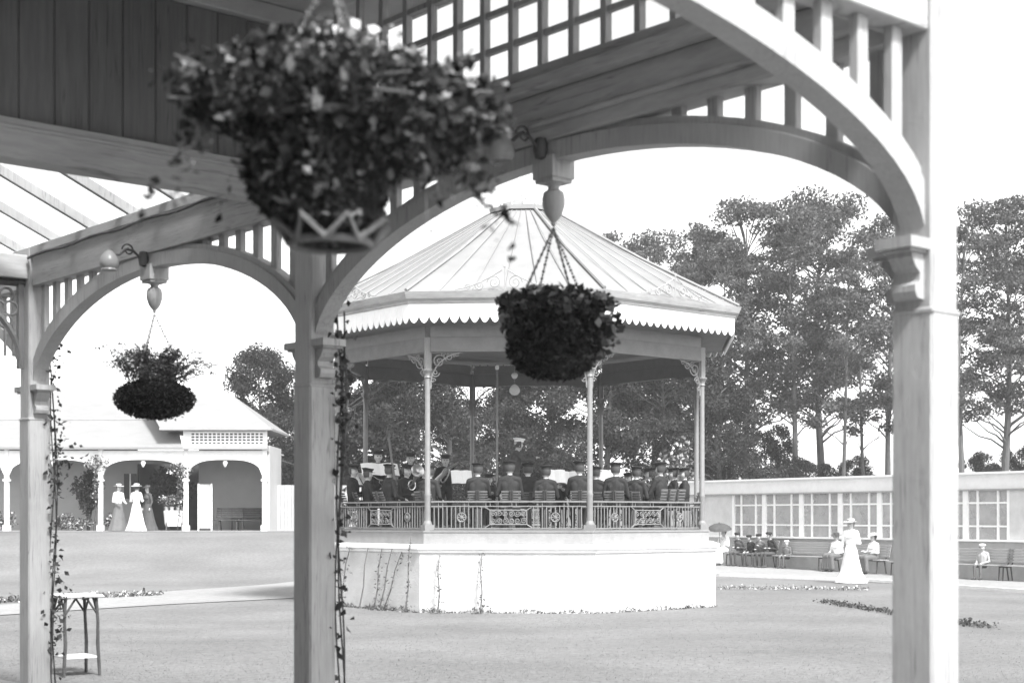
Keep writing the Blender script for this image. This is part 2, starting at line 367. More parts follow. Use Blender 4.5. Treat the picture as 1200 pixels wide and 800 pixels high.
# scroll helpers
def spiral(b, c, ex, ey, r, turns, tr, sgn=1, start=0.0, n=22):
    pts = []
    for i in range(n + 1):
        t = i / n; a = start + sgn * turns * 2 * math.pi * t; rr = r * (1 - 0.85 * t)
        pts.append(Vector(c) + ex * rr * math.cos(a) + ey * rr * math.sin(a))
    b.tube(pts, tr, 4)
def circ(b, c, ex, ey, r, tr, n=14):
    pts = [Vector(c) + ex * r * math.cos(2 * math.pi * i / n) + ey * r * math.sin(2 * math.pi * i / n) for i in range(n + 1)]
    b.tube(pts, tr, 4, caps=False)
RL = 4.15
for k in range(8):
    a, c = oct_pt(k, RC, 0), oct_pt(k + 1, RC, 0); d = (c - a); Ls = d.length; d.normalize(); n_out = Vector((d.y, -d.x, 0))
    if n_out.dot(a - BC) < 0: n_out = -n_out
    P = lambda u, z, o=0.0: Vector((a.x + d.x * u + n_out.x * o, a.y + d.y * u + n_out.y * o, z))
    # railing
    r = MB(); zr0, zr1 = zd + .05, 1.91
    m_ = Ls / 2
    r.obox(P(m_, zr1), d * (Ls / 2 - .07), n_out * 0.025, Z3 * 0.014)
    r.obox(P(m_, zr1 - .09), d * (Ls / 2 - .07), n_out * 0.014, Z3 * 0.010)
    r.obox(P(m_, zr0), d * (Ls / 2 - .07), n_out * 0.016, Z3 * 0.012)
    u = 0.13
    while u < Ls - .1:
        if abs(u - m_) > 0.46:
            if abs(abs(u - m_) - 0.92) > 0.1: r.tube([P(u, zr0), P(u, zr1 - .09)], 0.011, 5)
            else:
                r.tube([P(u, zr0), P(u, zr0 + .13)], 0.011, 5); r.tube([P(u, zr1 - .22), P(u, zr1 - .09)], 0.011, 5)
        if (int(u * 100) % 3) == 0: r.tube([P(u, zr1 - .09), P(u, zr1)], 0.009, 4)
        u += 0.085
    ro = r.build('railing', M['iron'], band)
    s = MB(); pw, ph = 0.36, 0.14; pc = P(m_, (zr0 + zr1 - .09) / 2)
    for z in (-ph, ph): s.tube([pc + d * -pw + Z3 * z, pc + d * pw + Z3 * z], 0.012, 5)
    for x in (-pw, pw): s.tube([pc + d * x + Z3 * -ph, pc + d * x + Z3 * ph], 0.012, 5)
    for sx in (-1, 1):
        for sz in (-1, 1): s.tube([pc + d * sx * pw + Z3 * sz * ph, pc + d * sx * 0.46 + Z3 * sz * 0.2], 0.012, 5)
    for i in range(6):
        for j in range(2):
            cc_ = pc + d * (-pw + .06 + i * .12) + Z3 * (-.07 + j * .14)
            spiral(s, cc_, d, Z3, 0.062, 1.6, 0.009, 1 if (i + j) % 2 else -1, rnd.random() * 6)
    s.build('scroll_panel', M['iron'], ro)
    for sx in (-1, 1):
        q = MB(); pc2 = P(m_ + sx * .92, (zr0 + zr1 - .09) / 2)
        circ(q, pc2, d, Z3, 0.085, 0.013)
        for i in range(8):
            t = i * math.pi / 4; q.tube([pc2, pc2 + (d * math.cos(t) + Z3 * math.sin(t)) * .08], 0.011, 4)
        q.lathe([(0.0, -.03), (0.035, -.02), (0.035, .02), (0.0, .03)], pc2, 8); q.build('roundel', M['iron'], ro)
    # frieze beam, spandrel brackets
    b = MB(); b.obox(P(m_, 5.0), d * (Ls / 2 - .06), n_out * 0.04, Z3 * 0.13); b.obox(P(m_, 4.855), d * (Ls / 2 - .06), n_out * 0.05, Z3 * 0.014); b.build('frieze_beam', M['under'], band)
    b = MB(); b.obox(P(m_, 5.24), d * (Ls / 2 - .06), n_out * 0.02, Z3 * 0.105)
    b.build('frieze_panel', M['iron'], band)
    for sx, ua in ((1, 0.06), (-1, Ls - .06)):
        q = MB(); e = d * sx; o_ = P(ua, 0)
        Q = lambda x, z: Vector((o_.x, o_.y, 0)) + e * x + Z3 * z
        pts = [Q(0.0, 4.12)] + [Q(0.62 - 0.62 * math.cos(t), 4.18 + 0.64 * math.sin(t)) for t in np.linspace(0.1, 1.5, 9)]
        q.tube(pts, 0.018, 5); q.tube([Q(0.01, 4.15), Q(0.01, 4.83)], 0.014, 4); q.tube([Q(0.0, 4.83), Q(0.62, 4.83)], 0.014, 4)
        spiral(q, Q(.17, 4.66), e, Z3, .14, 1.7, .014, sx); spiral(q, Q(.09, 4.43), e, Z3, .085, 1.5, .012, -sx); spiral(q, Q(.38, 4.74), e, Z3, .085, 1.5, .012, sx)
        spiral(q, Q(.25, 4.79), e, Z3, .05, 1.2, .011, sx); spiral(q, Q(.05, 4.28), e, Z3, .05, 1.2, .011, sx); circ(q, Q(.52, 4.79), e, Z3, .035, .01)
        q.build('spandrel_bracket', M['iron'], band)
    # roof: panel edge, valance, cresting
    a5, c5 = oct_pt(k, 4.86, 0), oct_pt(k + 1, 4.86, 0); d5 = c5 - a5; L5 = d5.length; d5.normalize()
    ns_ = 19; wv = L5 / ns_; poly = [(0, 0.42), ]
    low = []
    for i in range(ns_):
        for t in (0.0, 0.12, 0.3, 0.5, 0.7, 0.88):
            low.append((wv * (i + t), 0.14 * (1 - math.sin(math.pi * t) ** 0.8) if True else 0))
    low.append((L5, 0.14))
    v = MB()
    for (x0, y0), (x1, y1) in zip(low, low[1:]):
        v.prism([(x0, y0), (x1, y1), (x1, .375), (x0, .375)], Vector((a5.x, a5.y, 5.325)), d5, Z3, n_out, 0.022)
    for i in range(1, ns_): v.obox(Vector((a5.x, a5.y, 5.585)) + d5 * wv * i + n_out * .013, d5 * .006, n_out * .003, Z3 * .10)
    v.build('valance', M['white'], band)
    a6, c6 = oct_pt(k, 4.99, 0), oct_pt(k + 1, 4.99, 0); mid = (a6 + c6) / 2; L6 = (c6 - a6).length
    q = MB(); e0 = Vector((mid.x, mid.y, 5.93))
    q.tube([e0, e0 + Z3 * .42], .012, 5); q.lathe([(0, .40), (.025, .43), (0, .5)], e0, 6)
    for sx in (-1, 1):
        spiral(q, e0 + d5 * sx * .2 + Z3 * .14, d5 * sx, Z3, .14, 1.8, .012, 1)
        spiral(q, e0 + d5 * sx * .48 + Z3 * .09, d5 * sx, Z3, .09, 1.7, .011, -1)
        spiral(q, e0 + d5 * sx * .70 + Z3 * .06, d5 * sx, Z3, .06, 1.5, .010, 1)
        q.tube([e0 + d5 * sx * (.05 + .9 * t) + Z3 * (.36 * (1 - t) ** 1.6 + .015) for t in np.linspace(0, 1, 8)], .010, 4)
    q.build('cresting', M['trim'], band)
oband('gutter', M['beam'], [(4.84, 5.70), (4.90, 5.705), (4.90, 5.75), (4.97, 5.79), (5.0, 5.86), (5.02, 5.915), (4.9, 5.92)])
rb = MB(); rb.rings([oring(4.95, 5.921), oring(3.5, 6.68), oring(2.0, 7.50), oring(0.66, 8.30)], True); rb.build('roof', M['roof'], band)
oband('ceiling', M['under'], [(4.78, 5.42), (4.78, 5.46)])
for k in range(8):
    h = MB(); h.tube([oct_pt(k, 4.97, 5.95), oct_pt(k, 2.8, 7.09), oct_pt(k, 0.68, 8.33)], 0.035, 6); h.build('hip_roll', M['hip'], band)
# faint standing seams
for k in range(8):
    h = MB()
    for j in range(1, 6):
        t = j / 6
        p0 = oct_pt(k, 4.9, 5.955).lerp(oct_pt(k + 1, 4.9, 5.955), t); p1 = oct_pt(k, .7, 8.285).lerp(oct_pt(k + 1, .7, 8.285), t)
        h.tube([p0, p1], 0.011, 4)
    h.build('seam', M['roof'], band)
lt = MB(); lt.rings([oring(0.80, 8.27), oring(0.80, 8.36), oring(0.70, 8.38)], True)
lt.lathe([(0.62, 8.38), (0.55, 8.47), (0.35, 8.55), (0.12, 8.6), (0.05, 8.66)], (BC.x, BC.y, 0), 16); lo = lt.build('roof_cap', M['hip'], band)
fi = MB(); fc = Vector((BC.x, BC.y, 8.6)); fi.tube([fc, fc + Z3 * .75], [.025, .01], 6)
for k in range(4):
    e = Vector((math.cos(k * math.pi / 2 + .4), math.sin(k * math.pi / 2 + .4), 0))
    spiral(fi, fc + e * .16 + Z3 * .2, e, Z3, .13, 1.6, .012, 1); spiral(fi, fc + e * .10 + Z3 * .46, e, Z3, .08, 1.5, .010, 1)
fi.build('finial', M['white'], lo)
for k in range(16):
    t = k * math.pi / 8; e2 = Vector((math.cos(t), math.sin(t), 0)); bq = Vector((BC.x, BC.y, 8.38)) + e2 * .68
    q = MB(); q.tube([bq, bq + Z3 * .22], [.016, .004], 5); q.build('cresting_spike', M['white'], lo)
# pole and globe lamp inside
pl = thing('lamp_pole', 'slim pale pole standing among the bandsmen beside the conductor', 'pole', (W(582.5, 32.2), 32.2, zd + .02))
px_, py_ = W(582.5, 32.2), 32.2
b = MB(); b.tube([(px_, py_, zd + .02), (px_, py_, WZ(432, 32.2))], 0.024, 8); b.tube([(px_ - .14, py_, 3.42), (px_ + .14, py_, 3.42)], 0.008, 5); b.lathe([(.13, zd + .02), (.13, zd + .04), (.03, zd + .08)], (px_, py_, 0), 12); b.build('pole', M['iron'], pl, smooth=True)
b = MB(); b.lathe([(.0, .1), (.035, .09), (.045, .04), (.03, 0), (.0, -.01)], (px_, py_, WZ(432, 32.2) - .02), 8); b.build('pole_cap', M['white'], pl, smooth=True)
gl_ = thing('globe_lamp', 'white globe lamp hanging from the bandstand ceiling', 'lamp', (W(603, 33), 33, 5.4))
gx_ = W(603, 33)
b = MB(); b.tube([(gx_, 33, 5.42), (gx_, 33, WZ(448, 33))], 0.010, 6); b.build('stem', M['trim'], gl_)
b = MB(); b.lathe([(0, .1), (.05, .09), (.075, .05), (.06, 0), (.03, -.03)], (gx_, 33, WZ(442, 33)), 10); b.build('fitting', M['white'], gl_, smooth=True)
b = MB(); b.lathe([(0.02, .13), (.07, .10), (.11, .04), (.12, 0), (.11, -.05), (.07, -.10), (0.0, -.12)], (gx_, 33, WZ(457, 33)), 14); b.build('globe', M['globe'], gl_, smooth=True)

# ------------------------------------------------------------------ veranda in the foreground
V3 = Vector((1.68, 6.07, 0)); V1 = Vector((-4.04, 12.65, 0)); VB = (V1 - V3).normalized(); VT = Vector((VB.y, -VB.x, 0))
T2, T1, T0 = 4.464, 8.719, 12.98
def VP(t, n, z): p = V3 + VB * t + VT * n; return Vector((p.x, p.y, z))
ver = thing('veranda', 'grey painted timber veranda with arched braces, posts and glazed roof in the foreground', 'veranda', (V3.x, V3.y, 0))
SPR = 2.71; BB = 3.54
def chamfer(w, c): h = w / 2; return [(-h + c, -h), (h - c, -h), (h, -h + c), (h, h - c), (h - c, h), (-h + c, h), (-h, h - c), (-h, -h + c)]
def post(t, n, ztop, low=-0.1):
    b = MB(); o = VP(t, n, 0)
    b.rings([[o + VB * x + VT * y + Z3 * z for x, y in chamfer(.195, c)] for z, c in ((low, .012), (2.43, .012))])
    b.rings([[o + VB * x + VT * y + Z3 * z for x, y in chamfer(.184, c)] for z, c in ((2.4301, .01), (ztop, .01))])
    po = b.build('post', M['paint'], ver)
    q = MB()
    q.rings([[o + VB * x + VT * y + Z3 * z for x, y in chamfer(w, .006)] for z, w in ((2.416, .1955), (2.42, .203), (2.432, .203), (2.438, .186))]); q.build('collar', M['paint'], po)
    return po
def corbel(t, n, e, parent):
    """moulded bracket on the post face towards e"""
    b = MB(); o = VP(t, n, 0) + e * 0.09; s = Vector((-e.y, e.x, 0))
    prof = [(0, 2.47), (.05, 2.475), (.062, 2.50), (.062, 2.525), (.03, 2.545), (.028, 2.575), (.06, 2.60), (.085, 2.635), (.085, 2.665), (0, 2.665)]
    b.prism([(x, z) for x, z in prof], o, e, Z3, s, 0.11)
    b.obox(o + e * 0.06 + Z3 * 2.688, e * 0.075, s * 0.085, Z3 * 0.022)
    b.obox(o + e * 0.055 + Z3 * 2.660, e * 0.062, s * 0.07, Z3 * 0.006)
    b.build('corbel', M['paint'], parent)
def arch(p0, e, L, q, sgn_n, rise=.73, w=.115, th=.132, mat_=None, half=False, n=40, a_in=.085):
    """arched brace: p0 base point of first post axis, e direction, span L"""
    b = MB(); s = Vector((-e.y, e.x, 0)); a = L / 2 - a_in
    def zl(x, aa, rr): u = min(1.0, abs(x - L / 2) / aa); return SPR + rr * (1 - u * u) ** (1 / q)
    rings = []
    th0 = np.linspace(0, math.pi, n + 1)
    def pt(phi, grow):
        x = L / 2 - a * math.cos(phi); u = abs(math.cos(phi)); zz = SPR + rise * (1 - u * u) ** (1 / q)
        # normal by finite difference
        d = 0.004; f1 = max(0, min(math.pi, phi - d)); f2 = max(0, min(math.pi, phi + d))
        x1 = L / 2 - a * math.cos(f1); x2 = L / 2 - a * math.cos(f2)
        z1 = SPR + rise * (1 - math.cos(f1) ** 2) ** (1 / q); z2 = SPR + rise * (1 - math.cos(f2) ** 2) ** (1 / q)
        tx, tz = x2 - x1, z2 - z1; l = math.hypot(tx, tz) or 1
        return x - tz / l * grow, zz + tx / l * grow
    for i in range(n + 1):
        phi = th0[i]
        ring = []
        for gr, sd in ((0, -w / 2), (0, w / 2), (th * .72, w / 2), (th * .74, w / 2 * .72), (th, w / 2 * .72), (th, -w / 2 * .72), (th * .74, -w / 2 * .72), (th * .72, -w / 2)):
            x, z = pt(phi, gr); x = min(max(x, 0.06), L - 0.06)
            ring.append(Vector(p0) + e * x + s * sd + Z3 * z)
        rings.append(ring)
    b.rings(rings)
    ao = b.build('arch', mat_ or M['paint'], ver)
    # vertical balusters filling the spandrels
    tops = [pt(f, th * .95) for f in np.linspace(0, math.pi, 161)]
    k = 0; x = .225
    while x < L - .12:
        zz = np.interp(x, [p[0] for p in tops], [p[1] for p in tops])
        if BB - zz > 0.025:
            q_ = MB(); q_.obox(Vector(p0) + e * x + Z3 * (zz + BB) / 2, e * 0.034, s * 0.022, Z3 * ((BB - zz) / 2 + .012)); q_.build('baluster', M['paint'], ver, bevel=.004)
        x += .225
    return ao
def pendant(p, parent):
    b = MB(); e = VB; s = VT
    for w, z0, z1 in ((.10, 3.46, 3.76), (.155, 3.35, 3.461), (.135, 3.33, 3.352)):
        b.obox(p + Z3 * (z0 + z1) / 2, e * w / 2, s * w / 2, Z3 * (z1 - z0) / 2)
    b.lathe([(.05, 3.331), (.03, 3.315), (.03, 3.30), (.052, 3.285), (.060, 3.25), (.058, 3.215), (.044, 3.17), (.022, 3.14), (.012, 3.13), (.014, 3.12), (.004, 3.108)], p, 14)
    b.build('pendant', M['paint'], ver, smooth=True)
p3 = post(0, 0, 5.0); p2 = post(T2, 0, 4.7); p1 = post(T1, 0, 3.86); p0_ = post(T0, 0, 3.86)
p3b = post(0, -5.72, 5.0)
corbel(0, 0, VB, p3); corbel(0, 0, -VT, p3); corbel(T2, 0, -VB, p2); corbel(T2, 0, VB, p2); corbel(T1, 0, -VB, p1); corbel(T1, 0, VB, p1); corbel(T0, 0, -VB, p0_); corbel(0, -5.72, VT, p3b)
arch(VP(0, 0, 0), VB, T2, 1.68, 1); arch(VP(T2, 0, 0), VB, T1 - T2, 1.68, 1); arch(VP(T1, 0, 0), VB, T0 - T1, 1.68, 1)
arch(VP(0, 0, 0), -VT, 5.72, 2.0, 1, rise=.745)
for t in (T2 / 2, (T1 + T2) / 2, (T0 + T1) / 2): pendant(VP(t, 0, 0), ver)
pendant(VP(0, -2.895, 0), ver)
def rail_beam(name, a, c, w, z0, z1, m=None, off_=0.0):
    d = (c - a) / 2; s = Vector((-d.y, d.x, 0)).normalized()
    b = MB(); b.obox((a + c) / 2 + s * off_ + Z3 * (z0 + z1) / 2, d, s * w / 2, Z3 * (z1 - z0) / 2)
    return b.build(name, m or M['painth'], ver, bevel=.006)
# front beams
rail_beam('beam', VP(.09, 0, 0), VP(T2 - .09, 0, 0), .15, BB, 3.79, M['beam'])
rail_beam('beam', VP(T2 + .09, 0, 0), VP(T1 - .09, 0, 0), .13, BB, 3.79); rail_beam('beam', VP(T1 + .09, 0, 0), VP(T0 - .09, 0, 0), .13, BB, 3.79)
rail_beam('beam_moulding', VP(.09, 0, 0), VP(T2 - .09, 0, 0), .19, 3.62, 3.645, M['beam'])
rail_beam('window_sill', VP(.0, 0, 0), VP(T2 - .09, 0, 0), .30, 3.793, 3.86, M['beam']); rail_beam('window_sill', VP(.0, 0, 0), VP(T2 - .09, 0, 0), .20, 3.862, 3.93, M['beam'])
rail_beam('eaves_plate', VP(T2 + .09, 0, 0), VP(T1 + .087, 0, 0), .17, 3.792, 3.87); rail_beam('eaves_plate', VP(T1 + .09, 0, 0), VP(T0 + .087, 0, 0), .17, 3.792, 3.87)
b = MB(); b.tube([VP(t, -.105, 3.775 + .01 * math.sin(t * 7)) for t in np.linspace(T2 + .2, T1 - .1, 24)], .011, 6); b.build('gas_pipe', M['dark'], ver)
# cross beams
rail_beam('cross_beam', VP(0, -.09, 0), VP(0, -5.63, 0), .15, BB, 3.79)
rail_beam('cross_beam', VP(T2, -.09, 0), VP(T2, -5.9, 0), .17, BB, 3.76, M['beam']); rail_beam('beam_moulding', VP(T2, -.09, 0), VP(T2, -5.9, 0), .20, 3.70, 3.722, M['beam'])
rail_beam('cross_beam', VP(T1, -.09, 0), VP(T1, -4.6, 0), .13, 3.60, 3.80)
# boarded cheek above the cross beam
n_ = -.09; k = 0
while n_ > -5.8:
    b = MB(); b.obox(VP(T2, n_ - .1025, (3.763 + 4.63) / 2), VT * .0985, VB * .022, Z3 * (4.63 - 3.763) / 2); b.build('cheek_board', M['board'], ver, bevel=.006)
    n_ -= .205
b = MB(); b.obox(VP(T2, -2.95, (3.763 + 4.63) / 2), VT * 2.86, VB * .012, Z3 * (4.63 - 3.763) / 2); b.build('cheek_backing', M['board'], ver)
rail_beam('wall_plate', VP(T2, .1, 0), VP(T2, -5.9, 0), .16, 4.632, 4.74, M['ceil'])
# lattice window above the front beam
b = MB(); zz0, zz1 = 3.932, 4.74
t = .2
while t < T2 - .1:
    b.obox(VP(t, 0, (zz0 + zz1) / 2), VB * .019, VT * .022, Z3 * (zz1 - zz0) / 2); t += .235
for z in (4.13, 4.33, 4.53): b.obox(VP(T2 / 2, 0, z), VB * (T2 / 2 - .1), VT * .016, Z3 * .015)
lw = b.build('lattice_window', M['paint'], ver)
b = MB(); b.obox(VP(T2 / 2, .006, (zz0 + zz1) / 2), VB * (T2 / 2 - .1), VT * .002, Z3 * ((zz1 - zz0) / 2 - .004)); b.build('pane', M['clear'], lw)
# porch roof
b = MB(); b.obox(VP(T2 / 2 + .05, -2.8, 4.80), VB * (T2 / 2 + .3), VT * 3.15, Z3 * .055); b.build('porch_ceiling', M['ceil'], ver)
rail_beam('fascia_board', VP(-.2, .38, 0), VP(T2 + .35, .38, 0), .04, 4.70, 4.92)
# glazed lean-to roof over the next bays
RP = 0.44
def rp(t, n): return VP(t, n, 3.90 - n * RP)
t = T2 + .35
while t < T0:
    b = MB(); a_, c_ = rp(t, .12), rp(t, -4.6); d = (c_ - a_) / 2; b.obox((a_ + c_) / 2, d, VB * .024, (d.cross(VB)).normalized() * .035); b.build('rafter', M['paint'], ver); t += .70
b = MB(); a_, c_ = rp(T2 + .12, .15), rp(T2 + .12, -4.6); L_ = T0 - T2 - .1; up = Vector((0, 0, .045))
b.add([a_ + up, c_ + up, c_ + VB * L_ + up, a_ + VB * L_ + up, a_ + up * 1.15, c_ + up * 1.15, c_ + VB * L_ + up * 1.15, a_ + VB * L_ + up * 1.15], [(0, 1, 2, 3), (7, 6, 5, 4), (0, 4, 5, 1), (1, 5, 6, 2), (2, 6, 7, 3), (3, 7, 4, 0)])
b.build('roof_glass', M['clear'], ver)
rail_beam('ridge_plate', VP(T2 + .1, -4.6, 0), VP(T0, -4.6, 0), .12, 5.86, 6.05)
# fretwork bracket inside post P1
q = MB(); o = VP(T1, -.09, 0); e = -VT
q.tube([o + e * .04 + Z3 * 2.85, o + e * .04 + Z3 * 3.6], .032, 4); q.tube([o + Z3 * 3.57, o + e * 1.05 + Z3 * 3.57], .032, 4)
q.tube([o + e * (.04 + .95 * (1 - math.cos(f))) + Z3 * (2.87 + .70 * math.sin(f)) for f in np.linspace(0, 1.5, 14)], .028, 5)
for (x, z) in ((.16, 3.46), (.29, 3.46), (.225, 3.35), (.12, 3.35), (.42, 3.47), (.35, 3.36), (.17, 3.24), (.55, 3.48), (.68, 3.49)): circ(q, o + e * x + Z3 * z, e, Z3, .058, .012)
for x in (.10, .17): q.tube([o + e * x + Z3 * 2.95, o + e * x + Z3 * 3.24], .012, 4)
q.build('fretwork_bracket', M['board'], ver)

b = MB(); b.obox(VP(3.0, -2.9, .0), VB * 11.0, VT * 3.4, Z3 * .035); tag(b.build('added_veranda_floor', M['flag']), 'stone flagged floor under the veranda', 'floor', kind='structure')  # out-of-frame floor, added to cut the lawn's bounce onto the soffits
hs = thing('added_house_wall', 'unseen brick house front added behind the veranda to shade its inner faces', 'house', tuple(VP(3, -6.45, 0)))  # out-of-frame house front, added to block sky light on the inner faces
b = MB(); b.obox(VP(3.0, -6.6, 3.0), VB * 11.0, VT * .15, Z3 * 3.3); b.build('wall', M['brick'], hs)
for t in (-4.5, -.5, 3.5, 7.5, 11.5):
    b = MB(); b.obox(VP(t, -6.44, 1.75), VB * .62, VT * .03, Z3 * .95); w_ = b.build('window', M['white'], hs)
    b = MB(); b.obox(VP(t, -6.405, 2.2), VB * .53, VT * .006, Z3 * .41); b.obox(VP(t, -6.405, 1.3), VB * .53, VT * .006, Z3 * .41); b.build('pane', M['recess'], w_)
    b = MB(); b.obox(VP(t, -6.40, .76), VB * .72, VT * .09, Z3 * .05); b.build('sill', M['stone'], w_)
# gas lamps on the pendants
def gas_lamp(p, label):
    o = thing('gas_lamp', label, 'gas lamp', tuple(p), group='gas lamps on the veranda pendants')
    e = -VT
    b = MB(); b.lathe([(0, .06), (.03, .05), (.04, 0), (.03, -.05), (0, -.06)], p, 10); b.build('valve', M['dark'], o, smooth=True)
    b = MB(); b.tube([p + e * .02, p + e * .08 + Z3 * .05, p + e * .14 + Z3 * .055, p + e * .19 + Z3 * .01, p + e * .24 - Z3 * 0.0, p + e * .27 + Z3 * .02], .010, 6)
    spiral(b, p + e * .12 + Z3 * .05, e, Z3, .05, 1.4, .007); b.build('arm', M['dark'], o)
    c = p + e * .27
    b = MB(); b.lathe([(.022, .03), (.034, .015), (.052, -.005), (.066, -.035), (.070, -.06), (.066, -.085), (.056, -.10), (.060, -.112)], c, 16, caps=False); b.build('shade', M['shade'], o, smooth=True)
    b = MB(); b.lathe([(.012, .04), (.016, 0), (.014, -.08), (.0, -.10)], c, 8); b.build('burner', M['brass'], o, smooth=True)
gas_lamp(VP(T2 / 2, -.09, 3.50), 'dark gas bracket with white shade on the pendant above the ivy basket')
gas_lamp(VP((T1 + T2) / 2, -.09, 3.50), 'dark gas bracket with white shade on the pendant above the fern basket')

# ------------------------------------------------------------------ hanging baskets
def chains(b, top, c, r, z, n=3, ph=0.3):
    for k in range(n):
        a = ph + 2 * math.pi * k / n; e = Vector((c.x + r * math.cos(a), c.y + r * math.sin(a), z)); N = 26
        for i in range(N):
            q0 = top.lerp(e, i / N); q1 = top.lerp(e, (i + .75) / N); b.tube([q0, q1], .006 if i % 2 else .009, 4)
h1 = thing('hanging_basket', 'large shaggy basket of trailing ivy nearest the camera', 'hanging basket', tuple(VP(0, -2.895, 2.35)), group='hanging baskets under the veranda arches')
c = VP(0, -2.895, 0)
b = MB(); chains(b, c + Z3 * 3.11, c, .27, 2.70, 3, .9); b.build('chain', M['rustic'], h1)
b = MB(); b.lathe([(.095, 2.362), (.13, 2.42), (.17, 2.52), (.19, 2.62), (.18, 2.68), (.10, 2.69)], c, 20); b.build('bowl', M['moss'], h1, smooth=True)
b = MB()
b.tube([c + Vector((.20 * math.cos(t), .20 * math.sin(t), 2.69)) for t in np.linspace(0, 2 * math.pi, 25)], .011, 6, caps=False); b.build('twig_rim', M['rustic'], h1)
b = MB()
for r_, z_ in ((.112, 2.362),): b.tube([c + Vector((r_ * math.cos(t), r_ * math.sin(t), z_)) for t in np.linspace(0, 2 * math.pi, 25)], .011, 6, caps=False)
for k in range(8):
    a0 = k * math.pi / 4; am = a0 + math.pi / 8; a1 = a0 + math.pi / 4
    f = lambda a, r, z: c + Vector((r * math.cos(a), r * math.sin(a), z))
    b.tube([f(a0, .118, 2.362), f(am, .165, 2.42), f(a1, .118, 2.362)], .010, 5)
b.build('twig_frame', M['rustic'], h1)
pts = [ball(4200, (c.x + .0, c.y, 2.76), (.42, .38, .115), .3), ball(5200, (c.x - .03, c.y, 2.58), (.215, .215, .19), .75), ball(1300, (c.x + .15, c.y, 2.65), (.26, .24, .10), .4), ball(1000, (c.x - .06, c.y, 2.87), (.25, .25, .07), .2), ball(450, (c.x - .34, c.y - .02, 2.79), (.12, .16, .07)), ball(1600, (c.x, c.y, 2.44), (.15, .15, .075), .8), ball(420, (c.x + .38, c.y - .02, 2.70), (.14, .16, .06))]
for k in range(34):      # loose sprays standing off the mass
    a = rnd.uniform(0, 2 * math.pi); l = rnd.uniform(.06, .17); h = rnd.uniform(-.10, .12)
    pts.append(np.array([[c.x + (.36 + l * t) * math.cos(a) + rng.normal() * .012, c.y + (.34 + l * t) * math.sin(a) + rng.normal() * .012, 2.77 + h * t - .05 * t * t + rng.normal() * .012] for t in np.linspace(0, 1, 18)]))
for k in range(17):      # trailing shoots
    a = rnd.uniform(0, 2 * math.pi); l = rnd.uniform(.1, .28)
    pts.append(np.array([[c.x + (.27 + l * t) * math.cos(a) + rng.normal() * .015, c.y + (.27 + l * t) * math.sin(a) + rng.normal() * .015, 2.70 - (.10 + l * .9) * t * t + rng.normal() * .015] for t in np.linspace(0, 1, 26)]))
for k, (dx, dz) in enumerate(((.235, -.18), (.30, -.24), (.27, -.33), (.33, -.10), (.42, -.16))):
    q = MB(); q.tube([(c.x + dx * .75, c.y - .04, 2.74), (c.x + dx * .97, c.y - .05, 2.74 + dz * .35), (c.x + dx, c.y - .05, 2.74 + dz)], [.004, .004, .002], 5); q.build('trailing_stem', M['rustic'], h1)
    pts.append(np.array([[c.x + dx + rng.normal() * .02 - .0, c.y - .05, 2.74 + dz * t + rng.normal() * .02] for t in np.linspace(.1, 1, 9)]))
pp = np.concatenate(pts)
leaves('foliage', pp, .028, [M['ivy'], M['leafd'], M['leafd'], M['ivyl'], M['moss'], M['moss']], h1, .7, .25, .7, .5)
leaves('blossom', np.concatenate([ball(260, (c.x + .02, c.y, 2.885), (.26, .26, .07), .2), ball(60, (c.x - .05, c.y, 2.80), (.40, .36, .08), .4)]), .028, [M['ivyl'], M['ivyl'], M['flower'], M['ivyl']], h1, .5, .4, .8)  # light blossoms, with flare on the basket top put into pale leaves
b = MB()
for k in range(26):
    a = rnd.uniform(0, 6.28); l = rnd.uniform(.3, .47); h = rnd.uniform(-.12, .12)
    b.tube([c + Vector((.12 * math.cos(a), .12 * math.sin(a), 2.69)), c + Vector((l * .6 * math.cos(a), l * .6 * math.sin(a), 2.77 + h * .5)), c + Vector((l * math.cos(a + .2), l * math.sin(a + .2), 2.76 + h))], [.006, .005, .003], 5)
b.build('stems', M['rustic'], h1)

h2 = thing('hanging_basket', 'dark mossy basket of leafy plants hanging before the bandstand roof', 'hanging basket', tuple(VP(T2 / 2, 0, 2.32)), group='hanging baskets under the veranda arches')
c = VP(T2 / 2, 0, 0)
b = MB(); chains(b, c + Z3 * 3.10, c, .22, 2.66, 4, .5); b.build('chain', M['iron'], h2)
b = MB(); b.lathe([(.12, 2.345), (.17, 2.36), (.195, 2.43), (.20, 2.52), (.19, 2.60), (.17, 2.65), (.1, 2.66)], c, 20); b.build('bowl', M['moss'], h2, smooth=True)
leaves('moss_lining', np.concatenate([ball(5200, (c.x, c.y, 2.50), (.25, .25, .19), .6), ball(900, (c.x, c.y, 2.40), (.21, .21, .085), .7), ball(500, (c.x, c.y - .05, 2.58), (.27, .25, .12), .8)]), .034, [M['moss'], M['moss'], M['leafd'], M['ivy']], h2, .6, 0, .45)
pp = np.concatenate([ball(1100, (c.x, c.y, 2.70), (.31, .29, .10), .2), ball(240, (c.x + .22, c.y - .1, 2.58), (.10, .10, .18)), ball(160, (c.x - .2, c.y - .1, 2.62), (.08, .10, .12)), ball(60, (c.x + .30, c.y - .05, 2.62), (.06, .06, .16))])
leaves('foliage', pp, .045, [M['ivy'], M['leafd'], M['leafd'], M['ivyl']], h2, .5, .25, .75, .3)

